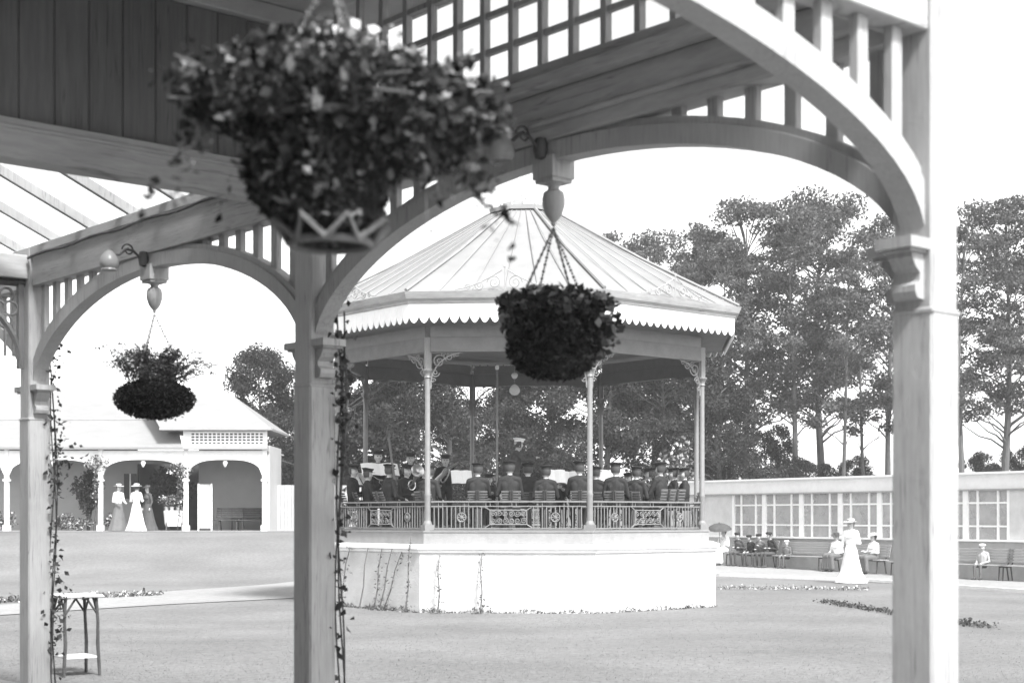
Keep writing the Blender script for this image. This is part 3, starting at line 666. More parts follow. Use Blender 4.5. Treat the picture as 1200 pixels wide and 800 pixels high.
h3 = thing('hanging_basket', 'rounded moss basket topped with feathery fern on the left', 'hanging basket', tuple(VP((T1 + T2) / 2, 0, 2.33)), group='hanging baskets under the veranda arches')
c = VP((T1 + T2) / 2, 0, 0)
b = MB(); chains(b, c + Z3 * 3.10, c, .24, 2.60, 3, .2); b.build('chain', M['trim'], h3)
b = MB(); b.lathe([(.14, 2.365), (.21, 2.39), (.25, 2.44), (.255, 2.51), (.23, 2.56), (.16, 2.59), (.05, 2.60)], c, 24); b.build('bowl', M['moss'], h3, smooth=True)
leaves('moss_lining', np.concatenate([ball(6500, (c.x, c.y, 2.475), (.30, .30, .15), .6), ball(90, (c.x + .03, c.y, 2.345), (.2, .2, .03))]), .030, [M['moss'], M['leafd'], M['ivy'], M['leaf']], h3, .5, 0, .4)
pts = []
b = MB()
for k in range(120):
    a = rnd.uniform(0, 6.28); long_ = k % 4 == 0; r0_ = rnd.uniform(.0, .20); l = rnd.uniform(.24, .38) if long_ else rnd.uniform(.04, .13); h = rnd.uniform(.10, .26) * (1.15 - r0_ * 2)
    cur = [c + Vector((math.cos(a) * (r0_ + l * t), math.sin(a) * (r0_ + l * t), 2.60 + h * math.sin(min(1.75, 1.9 * t)))) for t in np.linspace(0, 1, 14)]
    b.tube(cur, .0025, 4)
    for i, p in enumerate(cur[1:]):
        for s in (-1, 1):
            w = .042 * (1 - i / 14) + .010
            for ww in (.35, 1.0): pts.append((p.x - math.sin(a) * s * w * ww, p.y + math.cos(a) * s * w * ww, p.z + rng.normal() * .012))
b.build('fern_stalks', M['leafl'], h3)
leaves('foliage', np.array(pts), .024, [M['leaf'], M['leafl'], M['ivyl']], h3, .5, .1, .4)

# climbers on the posts
def vine(name, label, t, n, z0, z1, ox, spread, nl, seed, power=.8):
    o = thing(name, label, 'climber', tuple(VP(t, n, z0)), group='climbers on the veranda posts'); r = random.Random(seed)
    b = MB(); base = VP(t, n, 0)
    for s in range(3):
        ph = r.uniform(0, 6)
        b.tube([base + ox * (.02 + .025 * math.sin(z * 3 + ph) + .01 * s) + VB.cross(Z3) * 0 + Z3 * z for z in np.linspace(z0, z1 - s * .2, 30)], .006, 5)
    b.build('stem', M['twig'], o)
    pts = []
    for i in range(nl):
        z = z0 + (z1 - z0) * r.random() ** power; cl = .5 + .5 * math.sin(z * 5.3 + seed) 
        if r.random() > .25 + .75 * cl: continue
        pts.append(tuple(base + ox * (abs(r.gauss(0, spread)) * (0.4 + cl) + .01) + Vector((r.gauss(0, .03), r.gauss(0, .05), z + r.gauss(0, .03)))))
    leaves('foliage', np.array(pts), .045, [M['ivy'], M['leafd'], M['ivy']], o, .5, .2, .7, .4)
XR = Vector((1, 0, 0))
vine('climbing_vine', 'thin dark climber trailing up the leftmost veranda post', T1, -.0, .1, 3.05, XR * 1.0 + VB * -.0, .07, 560, 3)
bpy.data.objects['climbing_vine'].location += XR * .125
vine('climbing_vine', 'thin dark climber up the middle veranda post beside its brace', T2, .0, .0, 3.1, XR, .028, 420, 8, .4)
bpy.data.objects['climbing_vine.001'].location += XR * .135

# ------------------------------------------------------------------ rustic table
tc = Vector((W(88, 15.2), 15.2, 0)); tz = gz(tc.x, tc.y)
tb = thing('rustic_table', 'small square table with dark twig legs standing on the lawn', 'table', (tc.x, tc.y, tz))
def tcorner(k, r): a = -math.pi / 2 - .14 + k * math.pi / 2; return Vector((tc.x + r * math.cos(a), tc.y + r * math.sin(a), 0))
def diamond(r, z): return [tcorner(k, r) + Z3 * z for k in range(4)]
b = MB(); b.rings([diamond(.295, tz + .79), diamond(.305, tz + .80), diamond(.305, tz + .815), diamond(.29, tz + .822)]); b.build('table_top', M['tabletop'], tb)
b = MB(); b.rings([diamond(.245, tz + .18), diamond(.245, tz + .20)]); b.build('shelf', M['tabletop'], tb)
for k in range(4):
    b = MB(); p = tcorner(k, .265); q_ = tcorner(k, .225); m1 = p.lerp(q_, .4) + Vector((.008 * (-1) ** k, .01, 0))
    b.tube([p + Z3 * tz, m1 + Z3 * (tz + .32), tcorner(k, .245) + Z3 * (tz + .55), q_ + Z3 * (tz + .79)], [.017, .019, .016, .018], 7); lo_ = b.build('leg', M['twig'], tb, smooth=True)
    for s in (-1, 1):
        b = MB(); w = tcorner(k, .235).lerp(tcorner(k + s, .235), .33); b.tube([tcorner(k, .238) + Z3 * (tz + .62), w + Z3 * (tz + .785)], .011, 6); b.build('strut', M['twig'], lo_)

# ------------------------------------------------------------------ pavilion on the left terrace
PZ = 57.0; pg = 1.08
def PX(px, dy=0.0): return W(px, PZ)
pav = thing('pavilion', 'white arcaded pavilion with pale hipped roof and trellis panel across the left lawn', 'pavilion', (PX(200), PZ, pg))
pp_ = [-92, 8, 118, 218, 310]; ze = 4.20
for px in pp_:
    b = MB(); b.box((PX(px), PZ, (pg - .1 + ze) / 2), (.17, .17, ze - pg + .1)); po = b.build('post', M['white'], pav, bevel=.02)
    b = MB(); b.box((PX(px), PZ, pg + .1), (.25, .25, .25)); b.box((PX(px), PZ, 3.02), (.24, .24, .08)); b.build('moulding', M['white'], po)
for a_, c_ in zip(pp_, pp_[1:]):
    x0, x1 = PX(a_) + .087, PX(c_) - .087; wv = x1 - x0; b = MB(); N = 24
    prev = None
    for i in range(N + 1):
        u = -1 + 2 * i / N; x = x0 + wv * i / N; z = 3.20 + .60 * (max(0, 1 - abs(u) ** 3.2)) ** .5
        if prev: b.prism([(prev[0], prev[1]), (x, z), (x, ze - .05), (prev[0], ze - .05)], (0, PZ, 0), Vector((1, 0, 0)), Z3, Vector((0, 1, 0)), .09)
        prev = (x, z)
    b.lathe([(.07, 3.74), (.09, 3.66), (.05, 3.56), (.0, 3.5)], ((x0 + x1) / 2, PZ - .03, 0), 8)
    b.build('arch', M['white'], pav)
xl, xr = PX(-140), PX(315)
b = MB(); b.box(((xl + xr) / 2, PZ - .12, ze + .05), (xr - xl, .35, .12)); b.build('eaves', M['trim'], pav)
xt = PX(214)
b = MB(); b.box(((xt + xr) / 2 - .02, PZ + .03, 4.60), (xr - xt - .1, .14, .68)); b.build('upper_wall', M['white'], pav)
b = MB(); x0, x1 = PX(224), PX(309); zlo, zhi = 4.38, 4.83
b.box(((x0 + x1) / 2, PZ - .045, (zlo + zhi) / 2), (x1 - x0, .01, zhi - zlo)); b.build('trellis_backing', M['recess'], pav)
for i in range(18): b = MB(); b.box((x0 + (x1 - x0) * i / 17, PZ - .06, (zlo + zhi) / 2), (.05, .018, zhi - zlo)); b.build('trellis_bar', M['white'], pav)
for j in range(5): b = MB(); b.box(((x0 + x1) / 2, PZ - .063, zlo + (zhi - zlo) * j / 4), (x1 - x0, .02, .045)); b.build('trellis_bar', M['white'], pav)
b = MB(); b.box(((x0 + x1) / 2, PZ - .05, zlo - .03), (x1 - x0 + .1, .03, .03)); b.box(((x0 + x1) / 2, PZ - .05, zhi + .03), (x1 - x0 + .1, .03, .03)); b.build('trellis_frame', M['white'], pav)
# roofs
dp = 4.2
b = MB(); xa = PX(190)
e0 = [(xa, PZ - .35, 4.98), (xr + .15, PZ - .35, 4.98), (xr + .15, PZ + dp, 4.98), (xa, PZ + dp, 4.98)]
ridge = [(PX(150), PZ + dp / 2, 6.55), (PX(255), PZ + dp / 2, 6.55)]
b.add(e0 + ridge + [(x, y, z - .08) for x, y, z in e0], [(0, 1, 5, 4), (1, 2, 5), (2, 3, 4, 5), (3, 0, 4), (6, 9, 8, 7), (0, 6, 7, 1), (1, 7, 8, 2), (2, 8, 9, 3), (3, 9, 6, 0)])
b.build('roof', M['slate'], pav)
b = MB(); b.box(((xa + xr) / 2 + .08, PZ - .35, 4.96), (xr - xa + .2, .07, .09)); b.build('upper_eaves', M['trim'], pav)
b = MB()
q = [(xl, PZ - .3, 4.27), (PX(216), PZ - .3, 4.27), (PX(193), PZ + 2.0, 5.45), (xl, PZ + 2.0, 5.45), (xl, PZ + 5, 7.0), (PX(165), PZ + 5, 7.0)]
b.add(q + [(x, y, z - .06) for x, y, z in q], [(0, 1, 2, 3), (3, 2, 5, 4), (6, 9, 8, 7), (9, 10, 11, 8), (0, 6, 7, 1), (1, 7, 8, 2), (2, 8, 11, 5), (5, 11, 10, 4), (4, 10, 9, 3), (3, 9, 6, 0)])
b.build('lean_to_roof', M['slate'], pav)
b = MB(); b.box(((xl + PX(200)) / 2, PZ + 2.0, 5.47), (PX(200) - xl, .10, .06)); b.build('flashing', M['trim'], pav)
# inner walls
b = MB(); yb = PZ + 3.0
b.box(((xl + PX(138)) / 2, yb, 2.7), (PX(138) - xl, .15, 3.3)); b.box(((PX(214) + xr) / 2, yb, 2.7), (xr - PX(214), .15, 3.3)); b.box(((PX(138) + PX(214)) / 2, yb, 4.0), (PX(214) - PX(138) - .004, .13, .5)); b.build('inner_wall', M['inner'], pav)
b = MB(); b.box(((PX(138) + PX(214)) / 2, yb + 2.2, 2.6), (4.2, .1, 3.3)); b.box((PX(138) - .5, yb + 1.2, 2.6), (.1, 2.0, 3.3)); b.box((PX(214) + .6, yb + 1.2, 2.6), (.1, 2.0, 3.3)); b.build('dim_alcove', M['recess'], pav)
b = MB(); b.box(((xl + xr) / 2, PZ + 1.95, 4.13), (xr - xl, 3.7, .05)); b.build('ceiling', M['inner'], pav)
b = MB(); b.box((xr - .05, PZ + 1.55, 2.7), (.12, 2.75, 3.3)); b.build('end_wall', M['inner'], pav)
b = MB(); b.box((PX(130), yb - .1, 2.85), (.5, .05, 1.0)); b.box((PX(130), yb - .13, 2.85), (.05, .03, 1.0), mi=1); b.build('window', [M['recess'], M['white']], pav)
# canvas screen, dark stalls, white covered table
sx = PX(240); ws = thing('canvas_screen', 'pale canvas screen standing between the pavilion post and the dark seats', 'screen', (sx, PZ + .6, pg))
b = MB(); b.box((sx - .12, PZ + .6, pg + .95), (.52, .05, 1.7), .2); b.build('panel', M['inner'], ws)
b = MB()
for d in (-.36, .13): b.box((sx + d, PZ + .62 + d * .2, pg + .9), (.05, .07, 1.85), .2)
b.build('frame', M['white'], ws)
def slat_seat(name, label, cat, x, y, z, wd, m, rz=0.0, group=None, h=.45, back=.42, dep=.42):
    o = thing(name, label, cat, (0, 0, 0), 0, group)
    b = MB()
    for k in range(5): b.box((0, -dep / 2 + dep * (k + .5) / 5, h), (wd, dep / 5 - .014, .03))
    b.build('seat', m, o, bevel=.004)
    b = MB()
    for k in range(5):
        zz = h + .08 + back * (k + .5) / 5; b.box((0, dep / 2 + .03 + .02 * k, zz), (wd, .025, back / 5 - .014))
    b.build('backrest', m, o, bevel=.004)
    for sx_ in (-1, 1):
        b = MB(); xx = sx_ * (wd / 2 - .18)
        b.tube([(xx, -dep / 2 + .03, 0), (xx, -dep / 2 + .06, h - .03)], .022, 6); b.tube([(xx, dep / 2 + .06, 0), (xx, dep / 2 - .02, h - .03), (xx, dep / 2 + .075, h + .08), (xx, dep / 2 + .15, h + .08 + back)], .022, 6)
        b.tube([(xx, -dep / 2 + .05, h - .04), (xx, dep / 2, h - .04)], .02, 6); b.build('leg', M['dark'], o)
    o.location = (x, y, z); o.rotation_euler = (0, 0, rz); return o
for i, (px, yy, lab) in enumerate(((262, 1.0, 'dark slatted seat inside the right arch of the pavilion, nearest the screen'), (289, 1.2, 'dark slatted seat inside the right arch of the pavilion, nearest the end post'), (276, 2.4, 'dark slatted seat set behind two others against the pavilion back wall'))):
    slat_seat('dark_seat', lab, 'seat', PX(px), PZ + yy, pg, 1.05 if i < 2 else 1.5, M['darkcloth'], 0.1 * i, 'dark seats in the pavilion', .42, .40, .5)
wtx, wty = W(205, PZ + .3), PZ + .3
wt = thing('draped_table', 'white cloth covered table by the pavilion post', 'table', (wtx, wty, pg))
b = MB(); N = 20
b.rings([[(wtx + r_ * 1.0 * math.cos(t), wty + r_ * .6 * math.sin(t), pg + z_) for t in np.linspace(0, 2 * math.pi, N, endpoint=False)] for r_, z_ in ((.36, .18), (.40, .3), (.42, .55), (.44, .74), (.43, .78), (.1, .785))]); b.build('cloth', M['linen'], wt)
for sx_ in (-1, 1):
    for sy_ in (-1, 1): b = MB(); b.tube([(wtx + sx_ * .3, wty + sy_ * .16, pg), (wtx + sx_ * .27, wty + sy_ * .14, pg + .5)], .025, 6); b.build('leg', M['chair'], wt)
fl = thing('flower_pots', 'bank of potted flowers massed on the draped table', 'flowers', (wtx, wty, pg + .78))
b = MB()
for k in range(4): b.lathe([(.07, 0), (.09, .15), (.08, .15)], (wtx - .33 + .22 * k, wty + .03 * (-1) ** k, pg + .786), 10)
b.build('pot', M['pot'], fl, smooth=True)
leaves('foliage', np.concatenate([ball(420, (wtx - .15, wty, pg + 1.14), (.55, .22, .22))]), .09, [M['leaf'], M['leafl'], M['leafl']], fl)
leaves('blossom', ball(120, (wtx - .15, wty, pg + 1.18), (.56, .24, .24)), .08, M['flower'], fl)

# fence beside pavilion
fx0, fx1 = W(316, 59), W(352, 59)
fe = thing('garden_fence', 'pale boarded fence running from the pavilion end behind the lawn', 'fence', (fx0, 59, pg))
b = MB()
x = fx0
while x < -5.2:
    b.box((x + .07, 59, gz(x, 59) + .9), (.135, .03, 1.8)); x += .145
b.build('boards', M['inner'], fe)
for z in (.5, 1.5): b = MB(); b.box(((fx0 - 5.2) / 2, 59.05, pg + z - .05), (-5.2 - fx0, .05, .09)); b.build('rail', M['inner'], fe)

# ------------------------------------------------------------------ vegetation
def shrub(name, label, cat, c, r, n, size, ms, group=None, stem=True, shell=.55, clumps=14):
    o = thing(name, label, cat, (c[0], c[1], gz(c[0], c[1])), 0, group)
    pts = []
    cen = ball(clumps, c, np.array(r) * .72, .3)
    for q in cen: pts.append(ball(n // clumps, q, np.array(r) * rng.uniform(.28, .5), .2))
    leaves('foliage', np.concatenate(pts), size, ms, o)
    if stem:
        b = MB(); g0 = gz(c[0], c[1])
        for k in range(4):
            q = cen[k]; b.tube([(c[0] + rnd.uniform(-.05, .05), c[1], g0 - .05), (c[0] * .6 + q[0] * .4, c[1] * .6 + q[1] * .4, (g0 + q[2]) / 2), tuple(q)], [.04, .03, .012], 6)
        b.build('stem', M['bark'], o)
    return o
shrub('topiary_bush', 'dark rounded bush in the left arch of the pavilion', 'bush', (PX(97), PZ + .8, pg + 1.5), (.62, .6, .85), 1600, .13, [M['leafd'], M['leafd'], M['moss']])
for k, (px, w_, h_, lab) in enumerate(((72, .5, .45, 'pale low flowering shrub at the foot of the pavilion, left of the dark bush'), (92, .5, .35, 'pale low flowering shrub under the dark rounded bush'), (128, .4, .42, 'pale low shrub beside the woman in the grey skirt'), (4, .5, .5, 'pale low shrub at the far left post of the pavilion'))):
    shrub('flowering_shrub', lab, 'shrub', (PX(px), PZ + .45, pg + h_ * .8), (w_, .35, h_ * .8), 420, .10, [M['leafl'], M['leaf'], M['flower']], 'low shrubs before the pavilion', False)
shrub('alcove_bush', 'broad dark leafy bush filling the middle arch of the pavilion', 'bush', (PX(180), PZ + 2.4, pg + 1.75), (1.15, .5, .75), 2200, .16, [M['leafd'], M['leafd'], M['leaf']])
for px, z_, lab in ((114, 3.5, 'thin climber on the pavilion post left of the women'), (212, 3.3, 'thin climber on the pavilion post beside the draped table')):
    o = thing('post_climber', lab, 'climber', (PX(px), PZ - .15, pg), 0, 'climbers on the pavilion posts')
    b = MB(); b.tube([(PX(px) - .05 + .04 * math.sin(z * 4), PZ - .16, z) for z in np.linspace(pg, z_ + .4, 14)], .015, 5); b.build('stem', M['twig'], o)
    leaves('foliage', np.concatenate([ball(130, (PX(px), PZ - .15, z_ - .6), (.16, .1, 1.2)), ball(200, (PX(px), PZ - .15, z_ + .15), (.55, .15, .35))]), .10, [M['leafl'], M['leaf'], M['flower']], o)

def make_tree(name, H, crown, trunk_h, nclump, nleaf, size, ms, seed, lean=0.0, r0=.2, bare=0.35, flat=.55):
    """trunk with limbs that reach into separated leaf clumps; crown = radius"""
    r = random.Random(seed); g_ = np.random.default_rng(seed)
    o = thing(name, None, 'tree')
    b = MB(); tr = []
    for i in range(9):
        t = i / 8; tr.append(Vector((lean * H * t * t + .12 * math.sin(seed + t * 6), .12 * math.cos(seed * 2 + t * 5), H * .93 * t)))
    b.tube(tr, [r0 * (1 - .88 * (i / 8)) for i in range(9)], 8)
    pts = []; mids = []
    for k in range(nclump):
        f = bare + (1 - bare) * ((k + r.random()) / nclump); z = H * f
        env = math.sin(math.pi * min(1, max(0.06, (f - bare * .75) / (1.04 - bare * .75))) ** .8) ** .7
        a = r.uniform(0, 6.283); rr = crown * env * (r.random() ** .55)
        ft = min(.99, f / .93); i0 = min(7, int(ft * 8)); ax = tr[i0].lerp(tr[i0 + 1], ft * 8 - i0) if i0 < 8 else tr[8]
        c_ = Vector((ax.x + rr * math.cos(a), ax.y + rr * math.sin(a), z))
        fb = max(.25, ft - .05 - .32 * rr / H); ib = min(7, int(fb * 8)); base = tr[ib].lerp(tr[ib + 1], fb * 8 - ib)
        mid_ = base.lerp(c_, .5) + Vector((.08 * rr * r.uniform(-1, 1), .08 * rr * r.uniform(-1, 1), -.12 * rr + .25))
        b.tube([base, base.lerp(mid_, .55) + Vector((0, 0, .05 * rr)), mid_, c_], [r0 * .34 * (1 - f * .65), r0 * .24 * (1 - f * .6), r0 * .15, .018], 5)
        cr = crown * r.uniform(.11, .30)
        n = int(nleaf / nclump * (cr / (crown * .25)) ** 2)
        d = g_.normal(size=(n, 3)); d /= np.linalg.norm(d, axis=1)[:, None]
        q = np.array(c_) + d * (g_.random(n) ** .45)[:, None] * np.array([cr, cr, cr * flat])
        pts.append(q)
    b.build('trunk', M['bark'], o, smooth=True)
    pts = np.concatenate(pts); leaves('crown', pts, size, ms, o, .5, .25, .7)
    return o
protoA = make_tree('tall_tree', 18.5, 4.7, 6, 92, 36000, .15, [M['leaft'], M['leafl'], M['leaft']], 11, .01, .26, .40, .42)
protoB = make_tree('tall_tree', 17.0, 3.7, 6, 66, 20000, .14, [M['leaft'], M['leafl']], 23, -.02, .20, .42, .45)
protoC = make_tree('slender_tree', 16.0, 2.6, 7, 44, 9500, .13, [M['leafl'], M['leaft']], 37, .03, .13, .40)
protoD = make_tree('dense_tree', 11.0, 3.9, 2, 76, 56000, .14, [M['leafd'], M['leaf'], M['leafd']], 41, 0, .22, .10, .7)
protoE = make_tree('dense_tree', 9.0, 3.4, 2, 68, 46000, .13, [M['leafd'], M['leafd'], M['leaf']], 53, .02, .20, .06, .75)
used = set()
GT = 'trees beyond the glasshouse'; GD_ = 'dark trees behind the bandstand'
trees = [  # proto, px, depth, scale, spin, label
    (protoA, 873, 74, 0.94, 0.3, 'tall tree with a straight trunk just right of the bandstand roof'),
    (protoA, 962, 78, 1.01, 2.0, 'broadest and tallest tree, seen through the right arch beside the corbel'),
    (protoB, 930, 72, 1.00, 1.0, 'tall tree with forking trunk between the bandstand and the broadest tree'),
    (protoC, 988, 70, 0.94, 0.5, 'slender bare stemmed tree in front of the broadest tree'),
    (protoC, 1012, 73, 0.92, 3.6, 'slender curving tree just left of the right veranda post'),
    (protoB, 1042, 80, 1.06, 4.0, 'tall pale tree partly behind the right veranda post'),
    (protoB, 1124, 66, 0.87, 2.2, 'tall thin leaved tree immediately right of the right veranda post'),
    (protoA, 1178, 68, 0.88, 5.1, 'tall open crowned tree near the right edge of the photo'),
    (protoB, 1235, 70, 0.96, 0.2, 'tall tree at the right edge of the photo, cut by the frame'),
    (protoB, 815, 86, 1.09, 1.7, 'pale tall tree rising behind the right slope of the bandstand roof'),
    (protoA, 768, 92, 1.03, 3.9, 'faint tall tree above the middle of the right roof slope'),
    (protoB, 715, 96, 1.18, 5.0, 'faintest tall tree, leftmost above the bandstand roof slope'),
    (protoC, 845, 71, 0.93, 1.2, 'thin tree behind the right eaves of the bandstand'),
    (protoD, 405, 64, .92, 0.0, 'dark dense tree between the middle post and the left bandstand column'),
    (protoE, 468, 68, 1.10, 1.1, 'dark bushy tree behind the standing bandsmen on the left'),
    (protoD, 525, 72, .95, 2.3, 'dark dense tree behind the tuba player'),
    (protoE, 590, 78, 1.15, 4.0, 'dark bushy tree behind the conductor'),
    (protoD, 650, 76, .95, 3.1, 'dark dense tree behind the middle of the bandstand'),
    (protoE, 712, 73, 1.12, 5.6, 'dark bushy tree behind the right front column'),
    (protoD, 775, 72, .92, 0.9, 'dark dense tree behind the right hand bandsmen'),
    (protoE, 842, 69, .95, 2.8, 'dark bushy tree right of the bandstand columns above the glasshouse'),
    (protoE, 905, 76, .72, 4.6, 'low dark bush above the glasshouse below the tall trees'),
    (protoE, 975, 74, .50, 1.9, 'lowest dark bush above the glasshouse roof'),
    (protoE, 938, 71, .52, 0.7, 'dark undergrowth bush at the foot of the forking tree above the glasshouse'),
    (protoE, 1003, 76, .55, 4.1, 'bush between two slender trunks left of the right veranda post above the glasshouse'),
    (protoE, 1120, 70, .42, 2.1, 'small bush beside the right veranda post above the glasshouse'),
    (protoE, 1196, 74, .60, 5.0, 'bush at the right edge of the photo above the glasshouse'),
    (protoE, 1150, 72, .55, 3.3, 'low bush above the glasshouse at the far right'),
    (protoD, 303, 72, .78, 1.5, 'round topped tree behind the right end of the left pavilion'),
    (protoE, 340, 80, .78, 3.0, 'smaller dark tree half hidden by the middle post beyond the fence'),
]
for pr, px, Y, s, rz, lab in trees:
    o = pr if pr.name not in used else copy_tree(pr)
    used.add(pr.name); x = W(px, Y)
    place(o, (x, Y, gz(x, Y) - .1), rz, lab, GT if pr in (protoA, protoB, protoC) else GD_, s)
shrub('variegated_shrub', 'pale leaved tall shrub beside the right bandstand columns', 'shrub', (W(799, 66), 66, 3.0), (1.1, 1.0, 2.1), 2600, .19, [M['leafl'], M['flower'], M['leafl'], M['leaf']])

# low borders on the lawn
pts = []
for i in range(520):
    u = rnd.random(); px = 842 + 175 * u; X, Y = gp(px, 690 + 1.5 * u, -.24); pts.append((X + rnd.gauss(0, .04), Y + rnd.gauss(0, .12), gz(X, Y) + .03 + abs(rnd.gauss(0, .04))))
    if rnd.random() < .3 and math.sin(px * .16) < 0: pts.pop()
tag(leaves('flower_edging', np.array(pts), .06, [M['flower'], M['leafl'], M['leafl']]), 'broken row of white flowers edging the lawn right of the bandstand', 'flowers', kind='stuff')
pts = []
for i in range(1300):
    u = rnd.random(); px = 966 + 190 * u; py = 706 + 31 * u; X, Y = gp(px, py, -.25); pts.append((X + rnd.gauss(0, .10), Y + rnd.gauss(0, .30), gz(X, Y) + .02 + abs(rnd.gauss(0, .03))))
tag(leaves('shadow_strip_leaves', np.array(pts), .06, [M['leaf'], M['leafl'], M['leaf']]), 'low leafy strip standing in for a dark shadow on the right lawn', 'border', kind='stuff')  # leaves laid along the lawn in place of a shadow strip
pts = []
for i in range(1100):
    u = rnd.random(); px = -60 + 250 * u; py = 705 - 11 * max(0, u - .15); X, Y = gp(px, py, -.22); pts.append((X + rnd.gauss(0, .05), Y + rnd.gauss(0, .2), gz(X, Y) + .02 + abs(rnd.gauss(0, .05))))
tag(leaves('path_edging', np.array(pts), .08, [M['leafl'], M['leaf'], M['flower'], M['leafl']]), 'low ragged edging plants beside the left garden path', 'border', kind='stuff')
# short grass
N = 110000
Y_ = 13.5 + 22 * rng.random(N) ** 1.5; X_ = (rng.random(N) * 1.14 - .57) * Y_ * 1200 / F
keep = np.ones(N, bool)
for i in range(N):
    if (X_[i] - BC.x) ** 2 + (Y_[i] - BC.y) ** 2 < 4.6 ** 2: keep[i] = False
    elif X_[i] < -3 and abs(Y_[i] - (31.5 + (X_[i] + 8) * .9)) < 2.6 and Y_[i] > 27: keep[i] = False
X_, Y_ = X_[keep], Y_[keep]; Zg = np.array([gz(a, c_) for a, c_ in zip(X_, Y_)])
tag(leaves('grass', np.stack([X_, Y_, Zg + .008], 1), 0.028, M['blade'], None, .5, 2.2, .16), 'short mown grass blades across the near lawn', 'grass', kind='stuff')

pts = []
for k in (6, 7, 0, 1):
    a_, c_ = oct_pt(k, 4.47, 0), oct_pt(k + 1, 4.47, 0); dd = (c_ - a_).normalized(); nn_ = Vector((dd.y, -dd.x, 0))
    if nn_.dot(a_ - BC) < 0: nn_ = -nn_
    for i in range(420):
        t = rnd.random(); p = a_.lerp(c_, t) + nn_ * abs(rnd.gauss(.015, .045)); hh = .05 + .045 * math.sin(t * 23 + k * 2) 
        pts.append((p.x, p.y, gz(p.x, p.y) + rnd.random() * max(.02, hh)))
tag(leaves('grass_tufts', np.array(pts), .07, [M['leafl'], M['blade'], M['leaf']], None, .6, 0, .22, -1.2), 'uncut grass tufts along the foot of the bandstand base', 'grass', kind='stuff')
# stakes with creepers against the base wall
stakes = [((411, 640), (396, 704)), ((432, 640), (421, 706)), ((448, 642), (438, 708)), ((460, 642), (444, 709)), ((471, 646), (449, 707)), ((482, 628), (475, 712)), ((515, 650), (513, 716)), ((565, 648), (563, 718))]
labs = ['creeper on a stake nearest the middle post', 'bare straight stake, second from the middle post', 'creeper leaning in a close pair left of the leafy bundle', 'creeper in the leafy bundle, darker and longer', 'creeper in the leafy bundle, tilted farthest over', 'tallest creeper reaching up to the railing by the left front column', 'upright thin creeper with leafy foot on the front wall', 'rightmost lone creeper on the white front wall']
def wall_depth(px):     # depth of base wall surface at a column
    best = 99
    for k in (7, 0, 1):
        a, c_ = oct_pt(k, 4.46, 0), oct_pt(k + 1, 4.46, 0); kk = (px - CX) / F
        den = (c_.x - a.x) - kk * (c_.y - a.y)
        t = (kk * a.y - a.x) / den
        if 0 <= t <= 1: best = min(best, a.y + t * (c_.y - a.y))
    return best
for (tp, bt), lab in zip(stakes, labs):
    Yt, Yb = wall_depth(tp[0]) - .06, wall_depth(bt[0]) - .28
    pt_, pb = Vector((W(tp[0], Yt), Yt - (.06 if tp[1] < 646 else 0), WZ(tp[1], Yt))), Vector((W(bt[0], Yb), Yb, gz(W(bt[0], Yb), Yb)))
    o = thing('wall_creeper', 'thin ' + lab, 'creeper', tuple(pb), 0, 'creepers against the bandstand base')
    b = MB(); b.tube([pb, pb.lerp(pt_, .35) + Vector((.02, 0, 0)), pb.lerp(pt_, .7) - Vector((.02, 0, 0)), pt_], [.018, .016, .014, .010], 6); b.build('stem', M['rustic'], o)
    if 'bare' not in lab:
        ps = [tuple(pb.lerp(pt_, rnd.random() ** 1.3) + Vector((rnd.gauss(0, .04), -abs(rnd.gauss(0, .03)), rnd.gauss(0, .03)))) for i in range(55)] + [tuple(pb + Vector((rnd.gauss(0, .10), rnd.gauss(0, .08), abs(rnd.gauss(0, .06))))) for i in range(40)]
        leaves('foliage', np.array(ps), .055, [M['leafl'], M['ivyl'], M['ivyl']], o)

